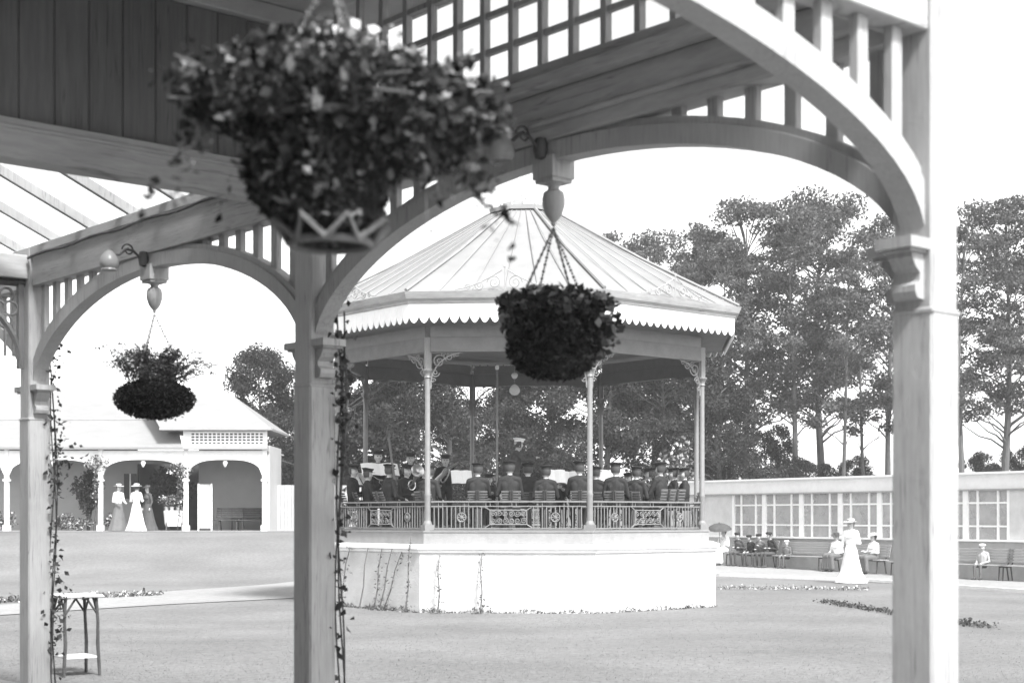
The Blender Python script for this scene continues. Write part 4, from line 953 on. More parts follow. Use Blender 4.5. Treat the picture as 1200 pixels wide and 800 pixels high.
# ------------------------------------------------------------------ people
def cap_mesh(b, p0, p1, r0, r1, n=12, sq=(1, 1)):
    p0 = Vector(p0); p1 = Vector(p1); d = p1 - p0; L_ = d.length
    d = d.normalized() if L_ > 1e-6 else Vector((0, 0, 1)); a = d.orthogonal().normalized(); c = d.cross(a)
    rings = []
    for f in (-.98, -.7, -.35, 0): rings.append([p0 + d * r0 * f + (a * math.cos(t) + c * math.sin(t)) * r0 * math.sqrt(max(0.02, 1 - f * f)) for t in np.linspace(0, 2 * math.pi, n, endpoint=False)])
    for f in (0, .35, .7, .98): rings.append([p1 + d * r1 * f + (a * math.cos(t) + c * math.sin(t)) * r1 * math.sqrt(max(0.02, 1 - f * f)) for t in np.linspace(0, 2 * math.pi, n, endpoint=False)])
    b.rings(rings)
def blob(name, prims, mats, voxel, parent=None, spots=()):
    """fuse tapered limbs (p0,p1,r0,r1,material[,flatten]) into one continuous skin"""
    b = MB()
    for p in prims: cap_mesh(b, *p[:4])
    me = bpy.data.meshes.new(name + '_raw'); me.from_pydata(b.v, [], b.f)
    bm = bmesh.new(); bm.from_mesh(me); bmesh.ops.recalc_face_normals(bm, faces=bm.faces); bm.to_mesh(me); bm.free()
    t = bpy.data.objects.new(name + '_raw', me); link(t)
    md = t.modifiers.new('r', 'REMESH'); md.mode = 'VOXEL'; md.voxel_size = voxel; md.use_smooth_shade = True
    sm = t.modifiers.new('s', 'SMOOTH'); sm.factor = .5; sm.iterations = 2
    dg = bpy.context.evaluated_depsgraph_get(); dg.update()
    m2 = bpy.data.meshes.new_from_object(t.evaluated_get(dg)); m2.name = name
    bpy.data.objects.remove(t); bpy.data.meshes.remove(me)
    n = len(m2.polygons); cs = np.zeros(n * 3); m2.polygons.foreach_get('center', cs); cs = cs.reshape(-1, 3)
    best = np.full(n, 1e9); idx = np.zeros(n, np.int32)
    for p in prims:
        a = np.array(p[0], float); c = np.array(p[1], float); d = c - a; l2 = max(1e-9, d @ d)
        h = np.clip(((cs - a) @ d) / l2, 0, 1); dist = np.linalg.norm(cs - (a + h[:, None] * d), axis=1) - (p[2] + (p[3] - p[2]) * h)
        w = dist < best; best[w] = dist[w]; idx[w] = p[4]
    for (c, r, mi) in spots: idx[np.linalg.norm(cs - np.array(c), axis=1) < r] = mi
    m2.materials.clear()
    for m in mats: m2.materials.append(m)
    m2.polygons.foreach_set('material_index', idx); m2.polygons.foreach_set('use_smooth', [True] * n); m2.update()
    o = link(bpy.data.objects.new(name, m2))
    if parent is not None: o.parent = parent; OFF[o.name] = Vector((0, 0, 0))
    return o
def hand(el, wr, mi, curl=.5, side=1):
    """palm, four unequal bent fingers and a thumb set off from the side of the palm"""
    el = Vector(el); wr = Vector(wr); d = (wr - el).normalized(); s = d.cross(Vector((0, 0, 1)))
    s = s.normalized() if s.length > .1 else Vector((1, 0, 0)); u = s.cross(d).normalized()
    out = [(wr, wr + d * .055, .027, .030, mi)]
    for k, l in enumerate((.062, .075, .070, .055)):
        b0 = wr + d * .07 + s * (k - 1.5) * .021; m = b0 + d * l * .5 - u * .008 + s * (k - 1.5) * .006; e = m + d * l * .5 * (1 - curl) - u * l * .5 * curl
        out += [(b0, m, .0105, .010, mi), (m, e, .010, .008, mi)]
    t0 = wr + d * .02 - s * side * .028; t1 = t0 + d * .035 - s * side * .022; out += [(t0, t1, .013, .011, mi), (t1, t1 + d * .028 - u * .008, .011, .009, mi)]
    return out
def figure(pose, arms, top=0, legs=1, female=False, turn=0.0, nod=0.0, lean=0.0):
    """primitive list: materials 0 top, 1 trousers/skirt, 2 skin, 3 hair/dark"""
    P = []
    hip = .92 if pose == 'stand' else .50
    y0 = 0.0 if pose == 'stand' else .06
    sh = hip + .49; k = .90 if female else 1.0
    S = lambda x, y, z: (x, y - lean * (z - hip), z)
    if pose == 'stand':
        for s in (-1, 1): P += [((s * .088, 0, .90), (s * .10, -.015, .48), .088, .056, 1), ((s * .10, -.015, .48), (s * .10, .015, .09), .056, .038, 1), ((s * .10, .02, .045), (s * .115, -.16, .035), .042, .034, 3)]
    elif pose == 'sit':
        for s in (-1, 1): P += [((s * .095, .05, .52), (s * .12, -.37, .52), .085, .062, 1), ((s * .12, -.37, .51), (s * .115, -.35, .10), .060, .040, 1), ((s * .115, -.33, .045), (s * .13, -.52, .035), .042, .034, 3)]
    P += [((-.07, y0, hip + .02), (.07, y0, hip + .02), .105 * k, .105 * k, 1 if female else 0), (S(-.045, y0, hip + .12), S(.045, y0, hip + .12), .105 * k * (.88 if female else 1), .105 * k * (.88 if female else 1), 0),
          (S(-.055 * k, y0, hip + .20), S(-.075 * k, y0, hip + .36), .105 * k, .112 * k, 0), (S(.055 * k, y0, hip + .20), S(.075 * k, y0, hip + .36), .105 * k, .112 * k, 0),
          (S(-.155 * k, y0 + .01, sh - .015), S(0, y0 + .01, sh + .02), .062, .07, 0), (S(.155 * k, y0 + .01, sh - .015), S(0, y0 + .01, sh + .02), .062, .07, 0)]
    P += [(S(0, y0 - .008, hip + .06), S(0, y0 - .006, hip + .40), .118 * k * (.92 if female else 1), .120 * k, 0), (S(0, y0 + .006, hip + .20), S(0, y0 + .012, hip + .42), .108 * k, .108 * k, 0)]
    if female: P += [(S(-.07, y0 - .08, sh - .13), S(.07, y0 - .08, sh - .13), .068, .068, 0)]
    nk = Vector(S(0, y0 + .005, sh + .04)); hd = Vector(S(0, y0 - .015 - nod * .08, sh + .20 - nod * .01))
    P += [(nk, hd - Vector((0, -.01, .08)), .052, .050, 2)]
    R = Matrix.Rotation(turn, 3, 'Z')
    h = lambda x, y, z: hd + R @ Vector((x, y - nod * z * .5, z))
    P += [(h(0, .018, .035), h(0, .010, .03), .092, .088, 2), (h(-.012, -.005, -.02), h(.012, -.005, -.02), .080, .080, 2), (h(0, -.03, -.075), h(0, -.02, -.05), .046, .056, 2),
          (h(0, -.085, .012), h(0, -.100, -.018), .010, .014, 2), (h(-.08, .012, .0), h(-.086, .02, -.022), .017, .012, 2), (h(.08, .012, .0), h(.086, .02, -.022), .017, .012, 2)]
    spots = [(h(-.033, -.078, .010), .013, 3), (h(.033, -.078, .010), .013, 3), (h(0, -.078, -.055), .013, 3)]
    for s, (el, wr) in zip((-1, 1), arms):
        s0 = Vector(S(s * .175 * k, y0 + .01, sh - .02)); e_ = Vector((el[0] * s, el[1] + y0, hip + el[2])); w_ = Vector((wr[0] * s, wr[1] + y0, hip + wr[2]))
        P += [(s0, e_, .058 * (1.15 if female else 1), .044, 0), (e_, w_, .043, .031, 0)] + hand(e_, w_, 2, .5, s)
    return P, spots, (hd, R, nod)
def headwear(kind, hd, R, nod, parent, m):
    b = MB(); X = lambda x, y, z: hd + R @ Vector((x, y - nod * .06, z))
    if kind == 'cap':
        rr = [[X(r * math.cos(t), .012 + r * 1.08 * math.sin(t), z + .012 * math.sin(t)) for t in np.linspace(0, 2 * math.pi, 18, endpoint=False)] for r, z in ((.097, .060), (.099, .10), (.128, .128), (.125, .140), (.06, .150))]
        b.rings(rr); o = b.build('cap', m, parent, smooth=True)
        q = MB(); vs = []
        q.rings([[X(rr_ * math.cos(t), .0 + rr_ * 1.25 * math.sin(t) - .01, zz) for t in np.linspace(math.pi * 1.13, math.pi * 1.87, 10)] + [X(.092 * math.cos(t), .012 + .092 * 1.05 * math.sin(t), zz + .012) for t in np.linspace(math.pi * 1.87, math.pi * 1.13, 10)] for rr_, zz in ((.115, .045), (.115, .051))]); q.build('peak', M['dark'], o)
    elif kind in ('boater', 'brim'):
        R_ = .20 if kind == 'brim' else .155
        b.rings([[X(r * math.cos(t), .012 + r * math.sin(t), z + (.012 * math.cos(2 * t) if r > .12 else 0)) for t in np.linspace(0, 2 * math.pi, 22, endpoint=False)] for r, z in ((.10, .078), (R_, .068), (R_ + .004, .074), (.104, .09), (.10, .15), (.085, .165), (.02, .168))])
        o = b.build('hat', m, parent, smooth=True)
        q = MB(); q.rings([[X(r * math.cos(t), .012 + r * math.sin(t), z) for t in np.linspace(0, 2 * math.pi, 22, endpoint=False)] for r, z in ((.1045, .092), (.1065, .094), (.1045, .118), (.1025, .12))]); q.build('hat_band', M['darkcloth'], o)
    elif kind == 'soft':
        b.rings([[X(r * math.cos(t), .012 + r * math.sin(t), z) for t in np.linspace(0, 2 * math.pi, 16, endpoint=False)] for r, z in ((.098, .055), (.125, .085), (.12, .12), (.08, .145), (.02, .152))]); b.build('cap', m, parent, smooth=True)
    hb = MB(); rows = []
    for z, r in ((-.055, .082), (-.02, .096), (.03, .103), (.075, .098)):
        rows.append([X(r * math.cos(t), .014 + r * math.sin(t), z) for t in np.linspace(-.15, math.pi + .15, 12)] + [X(r * .9 * math.cos(t), .014 + r * .9 * math.sin(t), z) for t in np.linspace(math.pi + .15, -.15, 12)])
    hb.rings(rows); 
    return hb
def person(label, pose, arms, mats, hat=None, hatm=None, female=False, group=None, turn=0, nod=0, lean=0, skirt=None, hair=None, voxel=.0125, flare=.36, legs=True):
    o = thing('person', label, 'person', (0, 0, 0), 0, group)
    pr, sp, (hd, R, nd) = figure(pose, arms, female=female, turn=turn, nod=nod, lean=lean)
    blob('body', pr, mats + [M['skin'], M['hair']], voxel, o, sp)
    hb = headwear(hat, hd, R, nd, o, hatm)
    if female:      # gathered bun
        c = hd + R @ Vector((0, .085, .045)); hb.lathe([(.0, -.05), (.04, -.035), (.055, 0), (.04, .035), (0, .05)], c, 10)
    hb.build('hair', hair or M['hair'], o, smooth=True)
    if skirt is not None:
        if pose == 'stand':
            b = MB(); rows = []
            for z, r in ((1.06, .118), (.99, .145), (.90, .172), (.72, .205), (.50, .25), (.28, .30), (.10, flare), (.012, flare + .03), (.012, flare - .02)):
                rows.append([(r * (1 + .06 * (1.05 - z) * math.sin(9 * t + 1)) * math.cos(t), .01 + r * .92 * (1 + .06 * (1.05 - z) * math.cos(7 * t)) * math.sin(t) + .05 * max(0, .6 - z), z) for t in np.linspace(0, 2 * math.pi, 44, endpoint=False)])
            b.rings(rows); b.build('skirt', skirt, o, smooth=True)
        else:
            prs = [((-.06, .06, .55), (.06, .06, .55), .135, .135, 0), ((-.10, .0, .55), (-.13, -.38, .53), .13, .11, 0), ((.10, .0, .55), (.13, -.38, .53), .13, .11, 0), ((-.02, 0, .54), (0, -.38, .52), .12, .11, 0)]
            for x in (-.15, -.07, .02, .10, .16): prs.append(((x, -.40, .50), (x * 1.35, -.42, .12), .075, .075, 0))
            blob('skirt', prs, [skirt], .02, o)
    return o
def horn(name, label, cat, loc, rz, pts, rad, m, bell=None, coils=(), group=None, s=1.0):
    o = thing(name, label, cat, (0, 0, 0), 0, group)
    b = MB(); b.tube(pts, rad, 8); b.build('tube', m, o, smooth=True)
    if bell:
        c, d, r = bell; d = Vector(d).normalized(); a = d.orthogonal().normalized(); e = d.cross(a); q = MB()
        q.rings([[Vector(c) + d * z + (a * math.cos(t) + e * math.sin(t)) * rr for t in np.linspace(0, 2 * math.pi, 18, endpoint=False)] for z, rr in ((-r * 1.6, r * .22), (-r * .8, r * .36), (-r * .3, r * .6), (-.01, r * .97), (0, r), (-.004, r * .93), (-r * .35, r * .52), (-r * .9, r * .2))], caps=False)
        q.build('bell', m, o, smooth=True)
    for (c, ex, ey, r, tr) in coils:
        q = MB(); circ(q, Vector(c), Vector(ex), Vector(ey), r, tr, 18); q.build('coil', m, o, smooth=True)
    o.location = loc; o.rotation_euler = (0, 0, rz); o.scale = (s, s, s); return o
PLAY = [((.24, -.10, .20), (.10, -.30, .36))] * 2
LAP = [((.25, .0, .18), (.12, -.28, .12))] * 2
LOWP = [((.25, -.06, .16), (.06, -.30, .20)), ((.25, -.02, .18), (.08, -.26, .34))]
BIG = [((.28, -.06, .18), (.16, -.26, .20)), ((.28, -.08, .22), (.14, -.28, .34))]
HANG = [((.23, .03, .20), (.22, -.06, -.03))] * 2
BENT = [((.24, .04, .18), (.14, -.20, .22))] * 2
GB_ = 'bandsmen in dark uniform on the bandstand'
um = [M['uniform'], M['uniform']]
protos = {}
for key, arms, tn in (('play', PLAY, 0), ('lap', LAP, .25), ('low', LOWP, -.2), ('big', BIG, 0)):
    protos[key] = person('x', 'sit', arms, um, 'cap', M['uniform'], turn=tn, group=GB_)
deck = zd + .02
done = set()
chair0 = slat_seat('wooden_chair', 'x', 'chair', 0, 0, 0, .40, M['chair'], group='chairs of the bandsmen', dep=.40, back=.25)
first = [True]
seated = [  # key, px, Y, facing, label
    ('play', 560, 30.1, math.pi, 'seated bandsman with his back to us, just left of the front scroll panel'),
    ('low', 597, 30.1, math.pi + .1, 'seated bandsman with his back to us, right below the conductor'),
    ('lap', 640, 30.1, math.pi - .1, 'seated bandsman with his back to us, first to the right of the conductor'),
    ('play', 679, 30.0, math.pi, 'seated bandsman half hidden by the right front column'),
    ('low', 722, 30.3, math.pi - .2, 'seated bandsman with his back to us, first to the right of the right front column'),
    ('lap', 747, 30.9, math.pi - .5, 'seated bandsman turned half away, second to the right of the right front column'),
    ('play', 771, 31.1, -math.pi * .72, 'seated bandsman leaning left before the short bench back at the right'),
    ('low', 786, 32.2, -math.pi * .45, 'seated bandsman facing left with his face in profile, near the right columns'),
    ('lap', 799, 32.1, -math.pi * .55, 'rightmost bandsman, seated against the right columns'),
    ('low', 417, 32.2, math.pi * .42, 'leftmost bandsman, seated facing right beside the middle veranda post'),
    ('play', 434, 31.8, math.pi * .60, 'seated bandsman facing right, second from the left, below the man with the sheet'),
    ('lap', 459, 31.1, math.pi * .70, 'seated bandsman turned right, below the tall bassoon'),
    ('big', 479, 31.6, math.pi * .3, 'seated bandsman holding the horn whose bell faces us'),
    ('low', 573, 35.6, .1, 'seated bandsman facing us from the back row, left of the pole'),
    ('play', 655, 35.8, 0, 'seated bandsman facing us from the back row, right of the conductor'),
    ('lap', 708, 35.4, -.2, 'seated bandsman facing us from the back row, behind the right front column'),
    ('lap', 505, 30.4, math.pi * .85, 'seated bandsman turned half away, just right of the left front column'),
    ('play', 618, 31.6, math.pi + .2, 'seated bandsman in the second row, between the two men below the conductor'),
    ('low', 699, 31.4, math.pi - .3, 'seated bandsman in the second row, just right of the right front column'),
    ('lap', 758, 32.6, -math.pi * .6, 'seated bandsman in the second row, facing left near the short bench'),
    ('play', 500, 32.9, math.pi * .3, 'seated bandsman behind the left front column'),
    ('low', 735, 34.8, -.4, 'seated bandsman facing left, rightmost of the back row'),
]
for i, (key, px, Y, rz, lab) in enumerate(seated):
    o = protos[key] if key not in done else copy_tree(protos[key]); done.add(key)
    x = W(px, Y); s = 1.0 + .04 * math.sin(i * 2.3)
    place(o, (x, Y, deck), rz, lab, GB_, s)
    c_ = chair0 if first[0] else copy_tree(chair0); first[0] = False
    place(c_, (x - .03 * math.sin(rz), Y + .05 * math.cos(rz), deck), rz, 'chair of the ' + lab.replace('seated bandsman', 'man').replace(' with his back to us', '').replace(' turned half away', '').replace(' with his face in profile', '').replace(' seated', '').replace('bandsman', 'man').replace(' holding the horn whose', ' whose horn'), 'chairs of the bandsmen')
st0 = person('standing bandsman on the left holding up a white music sheet', 'stand', [((.26, -.06, .26), (.16, -.30, .34))] * 2, um, 'cap', M['uniform'], group=GB_)
place(st0, (W(443, 33.6), 33.6, deck), .35)
st1 = copy_tree(st0); place(st1, (W(481, 34.2), 34.2, deck), .1, 'standing bandsman facing us just left of the left front column', GB_, .985)
st2 = person('standing bandsman with a large brass horn held across his chest', 'stand', [((.27, -.08, .24), (.10, -.28, .32)), ((.28, -.04, .22), (.2, -.26, .18))], um, 'cap', M['uniform'], group=GB_)
place(st2, (W(522, 34.8), 34.8, deck), .1, s=.97)
cd = person('conductor in dark coat and white topped cap leaning forward on a low box', 'stand', [((.27, -.14, .34), (.20, -.42, .40)), ((.27, -.12, .22), (.15, -.36, .20))], [M['suit'], M['suit']], 'cap', M['linen'], lean=.12, nod=.3)
bx, by = W(602, 32.6), 32.6
place(cd, (bx, by, deck + .22), math.pi * .62)
pd = thing('podium_box', 'low wooden box under the feet of the conductor', 'box', (bx, by, deck))
b = MB(); b.box((bx, by, deck + .19), (.72, .72, .055), .3); b.build('top', M['chair'], pd, bevel=.006)
b = MB(); b.box((bx, by, deck + .08), (.62, .62, .158), .3); b.build('base', M['board'], pd)
bt = thing('baton', 'thin baton in the hand of the conductor', 'baton', (bx, by, deck))
# sheets, instruments, stands
def sheet(name, label, c, n, w, h, group=None):
    o = thing(name, label, 'sheet music', tuple(c), 0, group); n = Vector(n).normalized(); a = Vector((0, 0, 1)).cross(n).normalized(); u = n.cross(a)
    for s in (-1, 1):
        b = MB(); rows = []
        for i in range(6):
            t = i / 5; rows.append((Vector(c) + a * s * w / 2 * t + n * (.03 * math.sin(math.pi * t) + .0)))
        b.add([p - u * h / 2 for p in rows] + [p + u * h / 2 for p in rows] + [p - u * h / 2 - n * .004 for p in rows] + [p + u * h / 2 - n * .004 for p in rows],
              [(i, i + 1, 7 + i, 6 + i) for i in range(5)] + [(12 + i, 18 + i, 19 + i, 13 + i) for i in range(5)] + [(5, 17, 23, 11), (0, 6, 18, 12)] + [(i, 12 + i, 13 + i, i + 1) for i in range(5)] + [(6 + i, 7 + i, 19 + i, 18 + i) for i in range(5)])
        b.build('page', M['paper'], o)
    return o
x, Y = W(443, 33.25), 33.2
sheet('music_sheet', 'open white sheet held up by the standing bandsman on the left', (x + .05, Y, WZ(550, Y)), (0.2, -.55, .45), .85, .34, 'open music sheets on the bandstand')
def music_stand(label, slabel, x, y, rz, h=1.0):
    o = thing('music_stand', label, 'music stand', (0, 0, 0), 0, 'music stands on the bandstand')
    b = MB(); b.tube([(0, 0, .25), (0, 0, h)], .011, 6); b.build('pole', M['dark'], o)
    for k in range(3): a = k * 2.094; b = MB(); b.tube([(0, 0, .3), (.24 * math.cos(a), .24 * math.sin(a), .01)], .009, 5); b.build('leg', M['dark'], o)
    b = MB(); b.obox((0, .02, h + .10), (.22, 0, 0), (0, .05, .13), (0, .008, -.003)); b.obox((0, -.055, h - .02), (.22, 0, 0), (0, .025, .005), (0, 0, .006)); b.build('desk', M['dark'], o)
    o.location = (x, y, deck); o.rotation_euler = (0, 0, rz)
    e = Matrix.Rotation(rz, 3, 'Z') @ Vector((0, -.93, .36)); c = Vector((x, y, deck)) + Matrix.Rotation(rz, 3, 'Z') @ Vector((0, -.005, h + .125))
    sheet('music_sheet', slabel, tuple(c), e, .46, .30, 'open music sheets on the bandstand')
for (px, Y, rz, a_, b_) in ((541, 31.9, .3, 'music stand in front of the man with the large horn', 'white music sheet on the stand below the large horn'),
                           (650, 31.4, .2, 'music stand facing us, first to the right of the conductor', 'white music sheet on the stand first to the right of the conductor'),
                           (667, 32.6, .1, 'music stand just left of the right front column', 'white music sheet on the stand just left of the right front column'),
                           (712, 31.6, -.2, 'music stand just right of the right front column', 'white music sheet on the stand just right of the right front column'),
                           (424, 33.6, .9, 'music stand at the far left of the bandstand', 'white music sheet on the stand at the far left of the bandstand')):
    music_stand(a_, b_, W(px, Y), Y, rz, .98)
GI = 'instruments of the band'
Y = 33.9
horn('brass_horn', 'large brass horn held across the chest of the standing bandsman', 'brass horn', (W(524, 34.4), 34.4, deck), 0, [(.38, .0, 1.42), (.25, -.02, 1.50), (.02, -.03, 1.35), (-.22, -.05, 1.10), (-.34, -.06, .94)], [.012, .02, .045, .065, .075], M['brass'], bell=((-.46, -.10, .78), (-.62, -.15, -.75), .17), coils=[((-.05, -.08, 1.22), (.7, 0, .7), (0, 0, 1), .14, .016)], group=GI)
horn('brass_horn', 'brass horn with its bell turned towards us beside the left front column', 'brass horn', (W(489, 31.1), 31.1, deck), 0, [(-.22, .25, .86), (-.1, .1, .95), (-.05, .02, 1.05), (0, -.08, 1.16)], [.012, .02, .035, .06], M['brass'], bell=((.02, -.2, 1.21), (.35, -.9, .25), .14), coils=[((-.12, .1, .92), (.7, .3, 0), (0, 0, 1), .10, .014)], group=GI)
horn('bassoon', 'tall slender bassoon standing up above the seated men on the left', 'bassoon', (W(462, 31.0), 31.0, deck), 0, [(.04, -.1, .70), (0.0, -.05, 1.1), (-.06, .0, 1.5), (-.12, .03, 1.93)], [.026, .028, .024, .022], M['chair'], bell=((-.128, .035, 2.0), (-.14, .05, 1), .045), coils=[((-.03, -.03, 1.3), (1, 0, 0), (0, 1, 0), .032, .006)], group=GI)
for (px, Y, rz, lab) in ((560, 30.1, math.pi, 'cornet played by the seated man left of the front scroll panel'), (679, 30.0, math.pi, 'cornet played by the man behind the right front column'), (771, 31.1, -math.pi * .72, 'cornet played by the man leaning left at the right'), (434, 31.8, math.pi * .6, 'cornet played by the second man from the left'), (655, 35.8, 0, 'cornet played by the back row man right of the conductor')):
    horn('cornet', lab, 'cornet', (W(px, Y), Y, deck), rz, [(0, -.07, 1.12), (0, -.16, 1.06), (0, -.40, 1.00)], [.007, .010, .018], M['brass'], bell=((0, -.46, .985), (0, -1, -.2), .06), coils=[((.02, -.25, 1.0), (0, 1, -.1), (0, .1, 1), .05, .009)], group=GI)
for (px, Y, rz, lab) in ((597, 30.1, math.pi + .1, 'clarinet of the man below the conductor'), (722, 30.3, math.pi - .2, 'clarinet of the man right of the right front column'), (786, 32.2, -math.pi * .45, 'clarinet of the man in profile by the right columns'), (417, 32.2, math.pi * .42, 'clarinet of the leftmost bandsman')):
    horn('clarinet', lab, 'clarinet', (W(px, Y), Y, deck), rz, [(0, -.08, 1.11), (0, -.22, .86), (0, -.36, .60)], [.008, .014, .016], M['dark'], bell=((0, -.40, .53), (0, -.45, -.8), .035), group=GI)
b = MB(); hnd = Matrix.Rotation(math.pi * .62, 3, 'Z') @ Vector((-.20, -.50, .92 + .41)); b.tube([hnd + Vector((bx, by, deck + .22)), hnd + Vector((bx + .22, by - .1, deck + .42))], .006, 5); b.build('stick', M['chair'], bt)
sb = slat_seat('short_bench', 'short slatted bench back behind the railing at the right of the bandstand', 'bench', W(783, 30.95), 30.95, deck, .55, M['chair'], math.pi * 1.1, None, .45, .30, .30)

# ------------------------------------------------------------------ benches and listeners by the glasshouse
RZB = math.atan2(GN.x, -GN.y)
def gposn(px, n):
    a = GA + GN * n; k = (px - CX) / F; return (a.x - k * a.y) / (k * GD.y - GD.x)
blabs = ['long slatted bench with the row of dark clad boys', 'long slatted bench, empty, left of the woman in white', 'long slatted bench behind the woman in white', 'long slatted bench mostly hidden by the right veranda post', 'long slatted bench seen just right of the right veranda post', 'long slatted bench at the right edge of the photo']
bu = [gposn(878, .6), gposn(938, .6), gposn(1004, .6), gposn(1078, .6), gposn(1142, .6), gposn(1214, .6)]
bn0 = None
for u, lab in zip(bu, blabs):
    p = GP(u, .60, 0); z = gz(p.x, p.y) + .014
    if bn0 is None: bn0 = slat_seat('park_bench', lab, 'bench', p.x, p.y, z, 2.45, M['bench'], RZB, 'park benches along the glasshouse'); 
    else: place(copy_tree(bn0), (p.x, p.y, z), RZB, lab, 'park benches along the glasshouse')
GL = 'listeners on the benches'
def on_bench(o, px, n=.62, rz=0.0, s=1.0, zoff=0.0, lab=None, grp=GL):
    u = gposn(px, n); p = GP(u, n, 0); place(o, (p.x, p.y, gz(p.x, p.y) + .014 + zoff), RZB + rz, lab, grp, s); return p
pw_ = person('woman in a white dress seated under a dark parasol beside the bandstand base', 'sit', [((.24, -.08, .20), (.10, -.30, .30)), ((.25, -.06, .22), (.12, -.22, .42))], [M['linen'], M['linen']], 'brim', M['straw'], True, skirt=M['linen'], turn=-.2, voxel=.014)
pp2 = on_bench(pw_, 847, .64, .25)
par = thing('parasol', 'dark open parasol held over the seated woman in white', 'parasol', (0, 0, 0))
b = MB(); b.tube([(0, 0, -.75), (0, 0, .28)], .010, 6); b.build('shaft', M['chair'], par)
b = MB(); n8 = 16
rows = [[(r * (1.0 if k % 2 == 0 else .965) * math.cos(2 * math.pi * k / n8), r * (1.0 if k % 2 == 0 else .965) * math.sin(2 * math.pi * k / n8), z + (.0 if k % 2 == 0 else .012 * r / .45)) for k in range(n8)] for r, z in ((.47, .0), (.40, .09), (.27, .17), (.12, .215), (.01, .225), (.0105, .221), (.12, .210), (.27, .165), (.40, .085))]
b.rings(rows, caps=False); b.rings([rows[0], rows[-1]], caps=False); b.build('canopy', M['darkcloth'], par)
for k in range(8): t = k * math.pi / 4; b = MB(); b.tube([(.06 * math.cos(t), .06 * math.sin(t), .02), (.3 * math.cos(t), .3 * math.sin(t), .148)], .004, 4); b.build('rib', M['dark'], par)
hp = Matrix.Rotation(RZB + .25, 3, 'Z') @ Vector((.11, -.20, 0)); Yp = pp2.y + hp.y - .1
place(par, (W(843, Yp), Yp, WZ(620, Yp))); par.rotation_euler = (.18, -.12, .3)
boys = [('boy in dark jacket and soft cap, leftmost of the row beside the parasol', 866, .92, M['suit'], 'soft', .2, BENT), ('boy in dark clothes bending forward, second from the parasol', 880, .86, M['uniform'], 'soft', -.1, LAP), ('boy in grey jacket, third from the parasol in the dark row', 891, .90, M['greycloth'], 'soft', .3, LOWP), ('boy in dark jacket at the right end of the dark row', 904, .95, M['uniform'], 'soft', -.3, BENT)]
for lab, px, s, m, hat, tn, arms in boys:
    o = person(lab, 'sit', arms, [m, M['suit']], hat, M['uniform'], turn=tn, nod=.4, lean=.16, voxel=.014); on_bench(o, px, .62, tn * .5, s)
o = person('small child in pale clothes and white hat sitting apart from the boys', 'sit', LAP, [M['greycloth'], M['greycloth']], 'soft', M['linen'], turn=.4, voxel=.014); on_bench(o, 921, .55, .2, .74)
o = person('seated woman in dark hat and white blouse left of the standing woman in white', 'sit', LAP, [M['linen'], M['greycloth']], 'brim', M['darkcloth'], True, skirt=M['greycloth'], turn=.5, voxel=.014); on_bench(o, 979, .62, .1, .98)
o = person('seated woman in wide pale hat and white blouse right of the standing woman in white', 'sit', [((.26, -.04, .20), (.20, -.26, .24))] * 2, [M['linen'], M['greycloth']], 'brim', M['linen'], True, skirt=M['greycloth'], turn=-.3, voxel=.014); on_bench(o, 1022, .62, -.1, 1.0)
o = person('child in pale grey sitting on the bench right of the veranda post', 'sit', LAP, [M['inner'], M['greycloth']], 'soft', M['linen'], turn=.2, nod=.3, voxel=.014); on_bench(o, 1151, .55, .2, .82)
ww = person('woman in a long white dress and straw hat standing on the gravel walk', 'stand', [((.25, .05, .16), (.20, -.16, .12)), ((.24, .03, .18), (.14, -.20, .20))], [M['linen'], M['linen']], 'brim', M['straw'], True, skirt=M['linen'], turn=-.3, flare=.40)
X, Y = gp(997, 683, -.25); place(ww, (X, Y, gz(X, Y) + .01), -.5, s=1.02)
# women at the pavilion
w1 = person('woman in white blouse and grey skirt standing before the pavilion', 'stand', [((.25, .0, .18), (.16, -.20, .14))] * 2, [M['linen'], M['greycloth']], 'brim', M['straw'], True, skirt=M['greycloth'], group='women standing before the pavilion')
place(w1, (W(139, 56.2), 56.2, gz(W(139, 56.2), 56.2) + .016), .9)
w2 = person('woman in a long white dress with her back turned before the pavilion', 'stand', [((.25, .0, .20), (.15, -.18, .22))] * 2, [M['linen'], M['linen']], 'brim', M['linen'], True, skirt=M['linen'], group='women standing before the pavilion')
place(w2, (W(160, 55.9), 55.9, gz(W(160, 55.9), 55.9) + .016), math.pi * .9)
w3 = person('woman in dark dress half hidden behind the woman in white at the pavilion', 'stand', HANG, [M['darkcloth'], M['darkcloth']], 'brim', M['darkcloth'], True, skirt=M['darkcloth'], group='women standing before the pavilion')
place(w3, (W(173, 56.5), 56.5, gz(W(173, 56.5), 56.5) + .016), -.7, s=.97)

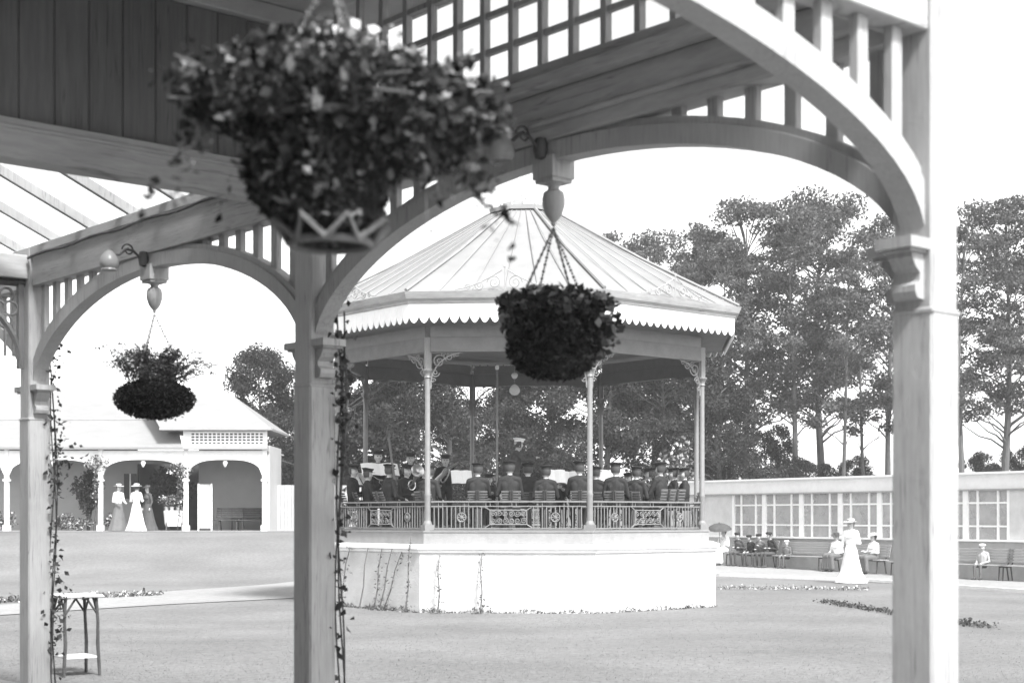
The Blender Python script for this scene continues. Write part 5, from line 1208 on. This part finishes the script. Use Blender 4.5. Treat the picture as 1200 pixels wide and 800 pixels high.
# ------------------------------------------------------------------ thin summer haze
hz = bpy.data.materials.new('haze_air'); hz.use_nodes = True; hn = hz.node_tree
hn.nodes.remove(hn.nodes['Principled BSDF']); pv = hn.nodes.new('ShaderNodeVolumePrincipled'); pv.inputs['Color'].default_value = (.95, .95, .95, 1); pv.inputs['Density'].default_value = 0.0008; pv.inputs['Anisotropy'].default_value = 0.0
hn.links.new(pv.outputs[0], hn.nodes['Material Output'].inputs['Volume'])
b = MB(); b.box((0, 190, 11.5), (1000, 900, 27.0)); tag(b.build('haze', hz), 'thin pale summer haze over the whole garden', None, kind='stuff')
# ------------------------------------------------------------------ light, sky, camera
SUN_AZ = Vector((0.48, -0.877, 0)).normalized(); EL = math.radians(52)
sd = Vector((SUN_AZ.x * math.cos(EL), SUN_AZ.y * math.cos(EL), math.sin(EL)))
sl = bpy.data.lights.new('sun', 'SUN'); sl.energy = 2.3; sl.angle = math.radians(10); sl.color = (1, 1, 1)
so = link(bpy.data.objects.new('sun', sl)); so.rotation_euler = sd.to_track_quat('Z', 'Y').to_euler(); so.location = (10, -10, 30)
wd = bpy.data.worlds.new('World'); sc.world = wd; wd.use_nodes = True
nt = wd.node_tree; bg = nt.nodes['Background']
sk = nt.nodes.new('ShaderNodeTexSky'); sk.sky_type = 'NISHITA'; sk.sun_disc = False; sk.sun_elevation = EL; sk.sun_rotation = math.atan2(SUN_AZ.x, SUN_AZ.y)
sk.dust_density = 1.5; sk.air_density = 1.0; sk.ozone_density = 1.0
bw = nt.nodes.new('ShaderNodeRGBToBW'); nt.links.new(sk.outputs[0], bw.inputs[0]); nt.links.new(bw.outputs[0], bg.inputs['Color'])
bg.inputs['Strength'].default_value = 0.15
cam = bpy.data.cameras.new('camera'); co = link(bpy.data.objects.new('camera', cam))
co.location = (0, 0, EYE); co.rotation_euler = (math.pi / 2, 0, 0)
cam.sensor_width = 36; cam.lens = 36 * F / 1200; cam.shift_y = (HY - 400) / 1200; cam.clip_end = 3000; cam.clip_start = .05
cam.dof.use_dof = True; cam.dof.focus_distance = 28; cam.dof.aperture_fstop = 3.1
sc.camera = co
sc.view_settings.view_transform = 'Standard'; sc.view_settings.look = 'None'; sc.view_settings.gamma = 1; sc.view_settings.exposure = 1.85
